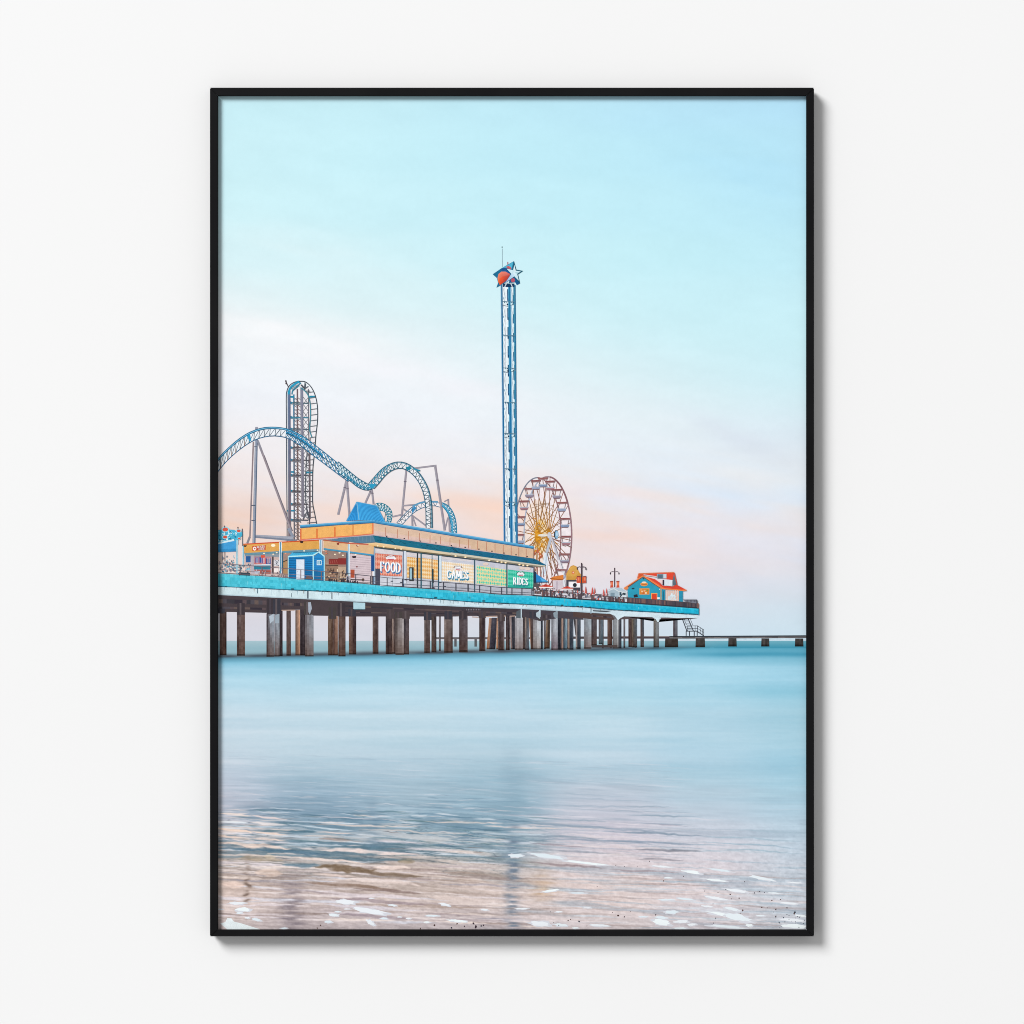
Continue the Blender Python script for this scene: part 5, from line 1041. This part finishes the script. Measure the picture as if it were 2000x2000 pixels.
lb.rect(*z(960, 1330), *z(982, 1600), '34607c'); lb.rect(*z(390, 1240), *z(415, 1520), 'bfe0ee'); lb.rect(*z(400, 1240), *z(408, 1520), '3f98b8'); lb.rect(*z(1905, 1330), *z(1928, 1640), '2a5f86')
lb.rect(*Z2(140, 615), *Z2(170, 1090), 'dcecf4'); lb.rect(*Z2(150, 615), *Z2(158, 1090), '3f8ab0'); lb.rect(*Z2(118, 740), *Z2(132, 1060), '24506e'); lb.rect(*Z2(118, 1075), *Z2(178, 1165), 'b9b2ba'); lb.rect(*Z2(130, 1085), *Z2(150, 1165), '2a3a4c')
lb.rect(*Z2(505, 1010), *Z2(525, 1080), 'e2e8f0')
for x, y, c in ((705, 1345, 'fff0d0'), (890, 1333, 'fff0d0'), (840, 1358, 'ffe4c0'), (1018, 1347, 'f2a080'), (1288, 1308, 'fff4dc'), (1484, 1298, 'fff4dc'), (1605, 1312, 'f0a080'), (1612, 1345, 'e08060'), (1735, 1358, 'fff0d0'), (1805, 1335, 'fff0d0'), (1852, 1373, 'fff0d0')): lb.ell(*z(x, y), 1.9, 1.3, c, 8)
for p in (Z2(18, 742), Z2(68, 778), Z2(255, 768)): lb.ell(*p, 1.9, 1.3, 'fff2d8', 8)
lb.ell(*z(838, 1228), 4.4, 2.9, 'fdf0cf', 10); lb.poly(z.l((1225, 1165), (1280, 1165), (1270, 1195), (1235, 1195)), '3a2a28'); lb.poly(z.l((405, 1225), (460, 1228), (440, 1252), (410, 1248)), '4a3a30'); lb.poly(z.l((1760, 1190), (1800, 1195), (1790, 1225), (1765, 1215)), '8a3a30')
lb.ell(*ZC(280, 1530), 2.4, 1.8, '7a2f30', 8); lb.ell(*ZC(288, 1524), 1.5, 1.2, 'f4e0d0', 8); lb.done()
sg = Print('printed_wall_sign', 'printed small red sign with white mark and lettering')
sg.poly(z.l((535, 1240), (730, 1225), (728, 1295), (535, 1308)), 'c85034'); sg.ell(*z(568, 1275), 3.4, 3.8, 'fbf3ee', 12); sg.ell(*z(570, 1275), 1.5, 1.7, 'c85034', 10)
text(sg, 'SLICES', quad(z(600, 1238), z(715, 1230), z(715, 1258), z(600, 1265)), .9, 'fbf3ee', (0, 0), (1, .9, .5, 1, .9, 1), .2); text(sg, 'ICES', quad(z(625, 1275), z(712, 1268), z(712, 1288), z(625, 1293)), .8, 'f6e4de', (0, 0), (.5, 1, 1, 1), .2); sg.done()

# --- little blue hut
hu = Print('printed_blue_hut', 'printed small blue clapboard hut with a white door')
z = Z1
hu.poly(z.l((1060, 575), (1415, 560), (1425, 915), (1065, 890)), '1f7fc0'); hu.poly(z.l((1060, 740), (1420, 750), (1425, 915), (1065, 890)), '1a6ea8')
hu.poly(z.l((1420, 580), (1500, 520), (1580, 575), (1582, 925), (1425, 915)), '2a8acb'); hu.poly(z.l((1425, 770), (1582, 780), (1582, 925), (1425, 915)), '1c6ea2')
for k in range(12): hu.line(z(1065, 602 + k * 25), z(1420, 592 + k * 27), .6, '1a69a4'); hu.line(z(1425, 600 + k * 27), z(1580, 604 + k * 27), .6, '1f76b4')
hu.poly(z.l((1050, 575), (1120, 515), (1500, 500), (1420, 555)), '49b2dc'); hu.path(z.l((1130, 518), (1490, 503)), 1.2, '2a6f94'); hu.path(z.l((1052, 574), (1420, 556), (1500, 505), (1585, 572)), 2.0, 'b9ecf4')
for k in range(12): hu.line(z(1090 + k * 28, 540), z(1112 + k * 28, 518), .6, '2f93bf')
hu.rect(*z(1174, 615), *z(1292, 905), 'd6e2f0'); hu.rect(*z(1182, 622), *z(1286, 900), 'dee6f2'); hu.ell(*z(1195, 795), .7, .7, '5a5a60', 6)
hu.rect(*z(1412, 565), *z(1430, 915), 'aee6f2'); hu.rect(*z(1574, 572), *z(1588, 928), 'aee6f2'); hu.rect(*z(1052, 575), *z(1064, 890), 'aee6f2')
hu.rect(*z(1472, 628), *z(1542, 698), 'e4f4f8'); hu.rect(*z(1482, 638), *z(1534, 688), '2f86b8'); hu.line(z(1508, 640), z(1508, 688), 1.6, 'cfeef6'); hu.line(z(1495, 642), z(1495, 686), 1, 'a8dcec'); hu.done()

# --- ride at the far left edge
ri = Print('printed_ride', 'printed turquoise ride with round red medallions at the left edge')
z = Z1; r5 = random.Random(31)
ri.poly(z.l((40, 190), (130, 175), (270, 185), (320, 210), (390, 220), (400, 260), (330, 320), (330, 400), (40, 400)), '4ab2d4')
for k in range(60):
    x, y = r5.uniform(45, 350), r5.uniform(190, 350); ri.ell(*z(x, y), r5.uniform(1.2, 3.2), r5.uniform(.8, 2), r5.choice(('1f86ac', '8ad4e6', 'c6ecf4', '2a6f90', '4fc0dc', 'e6f6f8')), 7, r5.uniform(0, 3))
ri.poly(z.l((40, 390), (305, 340), (310, 495), (40, 510)), '45a0da'); ri.poly(z.l((40, 372), (270, 318), (275, 345), (40, 392)), 'd9eff6'); ri.poly(z.l((40, 470), (310, 455), (310, 498), (40, 512)), '3890c8')
for x, y, r in ((142, 180, 6.6), (140, 290, 5), (338, 200, 4.6), (345, 310, 3)): ri.ell(*z(x, y), r * 1.15, r * .85, '9adcea', 12); ri.ell(*z(x, y), r * .85, r * .6, 'd85844', 12)
for x, y in ((130, 132), (325, 150), (388, 175)): ri.ell(*z(x, y), 1.1, 1.3, '3a3038', 7); ri.line(z(x, y), z(x, y + 30), .8, '6a6070')
ri.rect(*z(388, 190), *z(398, 420), '4a5a6a'); ri.rect(*z(300, 330), *z(322, 830), 'bfe3ee'); ri.rect(*z(306, 330), *z(314, 830), '3f96b8')
for x in (95, 135): ri.rect(*z(x - 4, 500), *z(x + 4, 660), '4a4a58')
for k in range(70):
    x, y = r5.uniform(45, 300), r5.uniform(560 if k % 3 else 650, 800); ri.ell(*z(x, y), r5.uniform(1, 2.6), r5.uniform(.8, 1.8), r5.choice(('7aa0b4', '2f7f9c', 'b8d0dc', 'a8909a', '4a6a80', '6fb0c8', '8a8a98')), 6, r5.uniform(0, 3))
for k in range(46):
    x, y = r5.uniform(330, 500), r5.uniform(690, 830); ri.line(z(x, y), z(x + r5.uniform(-20, 20), y + r5.uniform(-24, 24)), 1.5, r5.choice(('2f8cb0', '62b8d4', '24506a', '9ad4e4', '3a3a48')))
ri.poly(z.l((340, 800), (500, 810), (500, 850), (340, 842)), '3a4652'); ri.done()

# --- railing along the deck
rl = Print('printed_railing', 'printed thin dark railing along the pier deck')
def rail_h(x): return 20 - 9 * (x - 425) / 900
xs = run(424, Z4.x_(500), 42)
for a, bb in zip(xs, xs[1:]):
    warm = '8d7c84' if a < 640 else '4a4a58'
    rl.line((a, top_e(a) - rail_h(a)), (bb, top_e(bb) - rail_h(bb)), .9, warm); rl.line((a, top_e(a) - rail_h(a) * .42), (bb, top_e(bb) - rail_h(bb) * .42), .6, mixc(warm, 'd0d0d8', .3)); rl.line((a, top_e(a) - 1.5), (bb, top_e(bb) - 1.5), .9, mixc(warm, '303038', .3))
for x in [Z1.x_(q) for q in (356, 675, 972, 1240, 1540, 1795)] + [Z2.x_(q) for q in (255, 470, 500, 712, 935, 1338, 1375, 1530, 1712, 1890)] + [Z3.x_(q) for q in (75, 250, 420, 582, 740, 890, 1035, 1180)]:
    rl.line((x, top_e(x) - rail_h(x)), (x, top_e(x) - .5), 1.4, '8a6f74' if x < 640 else '43434f')
for z, x, y in ((Z2, 980, 1135), (Z2, 1483, 1170), (Z2, 1550, 1232), (Z2, 780, 1155), (Z2, 918, 1172)): rl.rect(*z(x - 18, y - 7), *z(x + 18, y + 7), '3f4654')
rl.ell(*Z2(1380, 1250), 3.2, 1.8, '4a4450', 8); rl.poly(Z1.l((1310, 865), (1340, 855), (1420, 870), (1418, 905), (1315, 900)), '6f5a58')
r2 = random.Random(77)
for k in range(30):
    x = r2.uniform(500, 560); y = top_e(x) - r2.uniform(0, 9); rl.line((x, y), (x + r2.uniform(-1, 1), y - r2.uniform(2, 5)), 1.0, r2.choice(('c8b0b4', 'a08a90', 'e0d4d8', '7a6a78')))
for k in range(22):
    x = r2.uniform(640, 700); rl.line((x, top_e(x) - 4.5), (x, top_e(x)), 1.5, r2.choice(('3a3038', '54464a', '2f3440')))
rl.done()

# --- stalls and crowd on the open deck
sl = Print('printed_food_stall', 'printed pink stall with orange roofs below the wheel')
z = Z3
sl.poly(z.l((1240, 600), (1420, 715), (1245, 725)), '2d86c8'); sl.poly(z.l((1300, 655), (1420, 715), (1330, 716)), '57aee2'); sl.poly(z.l((1240, 715), (1420, 712), (1420, 724), (1240, 730)), '1d5f8c')
sl.poly(z.l((1205, 735), (1300, 745), (1300, 890), (1190, 850)), '555055')
sl.poly(z.l((1445, 665), (1500, 640), (1640, 615), (1640, 700), (1470, 695)), 'd8803c'); sl.line(z(1445, 668), z(1640, 690), 1.2, 'a8562c'); sl.rect(*z(1490, 695), *z(1640, 850), 'd3c8d0'); sl.rect(*z(1530, 710), *z(1560, 850), 'bfb2bc')
sl.poly(z.l((1680, 600), (1700, 560), (1745, 490), (1785, 475), (1830, 495), (1870, 580), (1895, 610), (1895, 660), (1830, 660), (1815, 690), (1680, 690)), 'cf9a48'); sl.poly(z.l((1690, 600), (1745, 505), (1785, 490), (1825, 510), (1860, 590), (1800, 640), (1700, 640)), 'd8a654'); sl.ell(*z(1780, 585), 3, 3.2, 'e07a50', 10); sl.ell(*z(1782, 582), 1.3, 1.5, 'f4d0b8', 8)
sl.poly(z.l((1680, 690), (1815, 690), (1880, 720), (1880, 850), (1680, 820)), '4a4650'); sl.rect(*z(1715, 715), *z(1880, 800), 'f2eef2'); sl.ell(*z(1805, 765), 4, 4.2, '2a3038', 10); sl.rect(*z(1830, 650), *z(1932, 735), 'd8622c'); sl.line(z(1640, 690), z(1655, 790), 3.4, 'e2e6ee')
sl.done()
def parasol(z, x, y, w, h):
    p = Print('printed_parasol'); p.line(z(x, y), z(x, y + h * 2.6), .9, '5a4a4c'); p.poly(z.l((x - w, y + h * .75), (x, y), (x + w, y + h * .8), (x + w * .9, y + h * 1.05), (x - w * .9, y + h)), 'd2503e')
    p.poly(z.l((x - w, y + h * .8), (x + w, y + h * .85), (x + w * .92, y + h * 1.15), (x - w * .9, y + h * 1.1)), 'f4eeee'); p.poly(z.l((x - w * .2, y + h * .1), (x, y), (x + w * .25, y + h * .8), (x - w * .3, y + h * .8)), 'b83a30'); p.done()
parasol(Z3, 1385, 750, 105, 50); parasol(Z3, 1695, 780, 90, 46)
def furled(z, x, y, h, w=14):
    p = Print('printed_parasol'); p.poly(z.l((x, y), (x + w * .6, y + h * .4), (x + w, y + h), (x - w, y + h), (x - w * .6, y + h * .4)), 'd0483e'); p.line(z(x - w * .2, y + h * .2), z(x - w * .3, y + h * .9), .8, 'e8786c'); p.rect(*z(x - w * 1.3, y + h), *z(x + w * 1.3, y + h + 10), 'e6d4d4'); p.done()
for q in ((180, 480, 110, 14), (275, 490, 110, 15), (310, 500, 110, 13), (440, 525, 100, 14), (482, 510, 110, 14), (862, 560, 90, 12), (625, 540, 80, 10), (950, 570, 80, 11), (60, 530, 80, 9)): furled(Z4, *q)
cr = Print('printed_crowd', 'printed tables and visitors on the open deck'); cr_rng = random.Random(13)
for z, x0, x1, ya, yb, n in ((Z3, 1200, 1500, 790, 880, 46), (Z3, 1500, 1932, 820, 930, 60), (Z4, 0, 500, 570, 650, 70), (Z4, 500, 800, 600, 690, 40), (Z4, 840, 1060, 600, 670, 26)):
    for k in range(n):
        x = cr_rng.uniform(x0, x1); y = cr_rng.uniform(ya, yb) + (x - x0) / (x1 - x0) * 18
        cr.rect(*z(x, y), *z(x + cr_rng.uniform(8, 22), y + cr_rng.uniform(10, 34)), cr_rng.choice(('4a4250', '6a5a60', '8a6a68', 'c8b8c0', 'f0e8ea', 'c04a44', '3a6a9a', '5a4a48', '8a5a50', 'd8d0d8', '35323c')))
cr.done()
def lamp(px, ytop, ybot, z=Z4, flags=True):
    p = Print('printed_lamp_post', None)
    p.line(z(px, ytop), z(px, ybot), 2.0, '4a3a44'); p.ell(*z(px, ytop + 4), 1.3, 1.6, '3a2a34', 7)
    p.path(z.l((px - 66, ytop + 62), (px - 30, ytop + 48), (px, ytop + 58), (px + 30, ytop + 48), (px + 66, ytop + 62)), 1.1, '6a5a64')
    for d in (-62, 62): p.line(z(px + d, ytop + 58), z(px + d, ytop + 74), .9, '4a3a44'); p.ell(*z(px + d, ytop + 82), 1.5, 1.6, '2f2a34', 8)
    if flags:
        for d in (-45, 45):
            p.poly(z.l((px + d - 22, ytop + 190), (px + d + 24, ytop + 188), (px + d + 20, ytop + 235), (px + d + 24, ytop + 282), (px + d - 22, ytop + 284), (px + d - 16, ytop + 236)), 'cf5640'); p.rect(*z(px + d - 12, ytop + 205), *z(px + d + 12, ytop + 250), 'e88a68'); p.line(z(px + d - 24, ytop + 190), z(px + d + 26, ytop + 188), 1, '7a3a34')
    p.done()
lamp(120, 152, 640); lamp(602, 222, 500)
# --- small grey kiosk, deck fence and end house
ki = Print('printed_kiosk', 'printed small pale kiosk with a grey blue roof')
z = Z4
ki.poly(z.l((505, 555), (590, 520), (665, 560), (665, 660), (525, 650)), 'a8bcc8'); ki.poly(z.l((660, 560), (775, 560), (775, 660), (660, 665)), 'd4dde4'); ki.poly(z.l((500, 545), (560, 502), (700, 512), (778, 568), (680, 565), (590, 522), (510, 560)), 'b4c4d0'); ki.path(z.l((500, 552), (588, 518), (668, 566), (778, 572)), 1.4, 'f0f6f8')
ki.rect(*z(670, 570), *z(700, 620), '2f4a5c'); ki.rect(*z(725, 580), *z(760, 615), '3a4a54'); ki.rect(*z(540, 580), *z(600, 640), '7d94a2'); ki.line(z(680, 640), z(730, 580), 1.6, '3a4450'); ki.done()
ho = Print('printed_end_house', 'printed teal house with bright red roof at the pier end')
ho.poly(z.l((785, 520), (1015, 345), (1270, 510), (1270, 690), (795, 650)), '2f9ab6'); ho.poly(z.l((1270, 520), (1590, 545), (1590, 715), (1270, 690)), '2b8fae')
ho.poly(z.l((950, 300), (1462, 282), (1448, 390), (1350, 385), (1210, 350), (1020, 322), (930, 370)), 'e04a34'); ho.poly(z.l((930, 372), (950, 302), (1010, 300), (1020, 325), (950, 370)), 'd85a34')
ho.poly(z.l((1015, 335), (1200, 385), (1300, 475), (1440, 490), (1500, 460), (1645, 538), (1580, 545), (1300, 520), (1260, 500)), 'd94634'); ho.poly(z.l((1015, 335), (1060, 345), (1330, 515), (1262, 500)), 'e86a48')
ho.poly(z.l((1445, 385), (1465, 285), (1505, 450), (1445, 475)), '5d6f7c'); ho.line(z(1465, 285), z(1505, 455), 1.6, 'e25a40'); ho.poly(z.l((1190, 385), (1300, 378), (1440, 395), (1440, 480), (1320, 475)), 'dfe6ee'); ho.poly(z.l((1190, 385), (1300, 392), (1320, 475)), 'efd0d0')
ho.rect(*z(1215, 305), *z(1355, 372), '9fb0bc'); ho.rect(*z(1225, 312), *z(1300, 368), '5a7080'); ho.rect(*z(1310, 310), *z(1350, 368), 'c9d6de'); ho.rect(*z(1296, 390), *z(1322, 468), '3a2f3c'); ho.line(z(1020, 318), z(1210, 345), 1.4, 'f6e2dc')
ho.path(z.l((735, 518), (1015, 335), (1265, 502)), 2.6, 'ee8a50'); ho.path(z.l((740, 525), (1015, 348), (1262, 512)), 1.1, '7a4a3c'); ho.path(z.l((1265, 505), (1310, 520), (1580, 545), (1645, 540)), 2.0, 'e8854c'); ho.path(z.l((930, 372), (950, 300), (1462, 283)), 1.4, 'f08a60')
ho.poly(z.l((735, 520), (790, 490), (800, 520), (770, 540)), 'e28a58'); ho.ell(*z(1020, 372), 2, 1.8, '24505e', 8); ho.ell(*z(1028, 455), 7.4, 3.8, 'e8964a', 14); ho.ell(*z(1028, 428), 4.6, 1.6, 'f2e0c8', 10); ho.line(z(990, 458), z(1068, 458), 1.4, 'c8703a'); ho.ell(*z(868, 518), 3, 1.6, '1f3f4c', 10)
ho.rect(*z(960, 515), *z(1105, 605), 'e39a3e'); ho.rect(*z(968, 522), *z(1098, 598), 'd9863a')
for a in ((1000, 560, 'f0c8a0'), (1035, 550, 'e8b090'), (1075, 545, '7a9a4a'), (1015, 585, 'c8643a'), (1055, 582, 'f2d8b8'), (985, 535, 'e8a060')): ho.ell(*z(a[0], a[1]), 2, 1.8, a[2], 8)
ho.rect(*z(1130, 585), *z(1220, 690), 'f0a858'); ho.rect(*z(1142, 595), *z(1212, 690), 'd8452e'); ho.line(z(1274, 520), z(1274, 690), 1.6, 'e0b870'); ho.ell(*z(1252, 528), .9, .9, 'fbf4e0', 6)
ho.poly(z.l((1340, 540), (1535, 552), (1535, 702), (1340, 690)), 'e2b8a8')
for k in range(6): ho.line(z(1358 + k * 31, 545), z(1358 + k * 31, 695), 1.6, 'f0e4dc')
text(ho, 'MUSIC', quad(z(1375, 625), z(1500, 632), z(1500, 685), z(1375, 680)), 1.2, 'eef8fc', (0, 0), (1.2, 1, 1, .5, 1), .15); ho.poly(z.l((1400, 630), (1435, 575), (1450, 620), (1470, 600), (1480, 635)), 'dff0f8')
ho.line(z(1310, 560), z(1310, 700), 1.2, '1f6a84'); ho.rect(*z(1220, 645), *z(1255, 672), 'eef0f2'); ho.poly(z.l((875, 610), (930, 600), (940, 640), (880, 650)), '2f2a34'); ho.done()
fe = Print('printed_deck_fence', 'printed brown slatted fence along the pier end')
fence_top = edge(Z3(1180, 820), Z3(1932, 905), Z4(300, 620), Z4(800, 650), Z4(1330, 690), Z4(1820, 735)); fence_bot = lambda x: top_e(x) + .4
x = Z3.x_(1190); fr_ = random.Random(19)
while x < Z4.x_(1820):
    x2 = min(x + 2.6, Z4.x_(1820)); dens = 1 if x > Z4.x_(780) else (0.5 if x > Z4.x_(480) else .28)
    if fr_.random() < dens: fe.poly([(x, fence_top(x)), (x2, fence_top(x2)), (x2, fence_bot(x2)), (x, fence_bot(x))], fr_.choice(('6a5456', '5c4a4e', '7a5c58', '544850', '4c4450')) if x < Z4.x_(1330) else fr_.choice(('4a464e', '544a50', '5c4e52', '423e48')))
    fe.line((x, fence_bot(x) - 1.2), (x2, fence_bot(x2) - 1.2), 1.6, '3a363e'); fe.line((x, fence_top(x)), (x2, fence_top(x2)), .8, '5a4a4c')
    x = x2
fe.poly(z.l((1600, 682), (1795, 682), (1795, 735), (1640, 712)), '7b7f8c'); fe.line(z(1600, 683), z(1798, 683), 1.2, '3f3a46'); fe.line(z(1795, 680), z(1795, 740), 1.4, '3f3a46')
for k in range(9): fe.line(z(1620 + k * 20, 686), z(1620 + k * 20, 718), .7, '4d4a56')
fe.poly(z.l((1800, 730), (1822, 732), (1822, 805), (1800, 800)), '7a5850'); fe.done()

print('ink layers', occ.max(), 'relief mm', occ.max() * STEP * 1000)
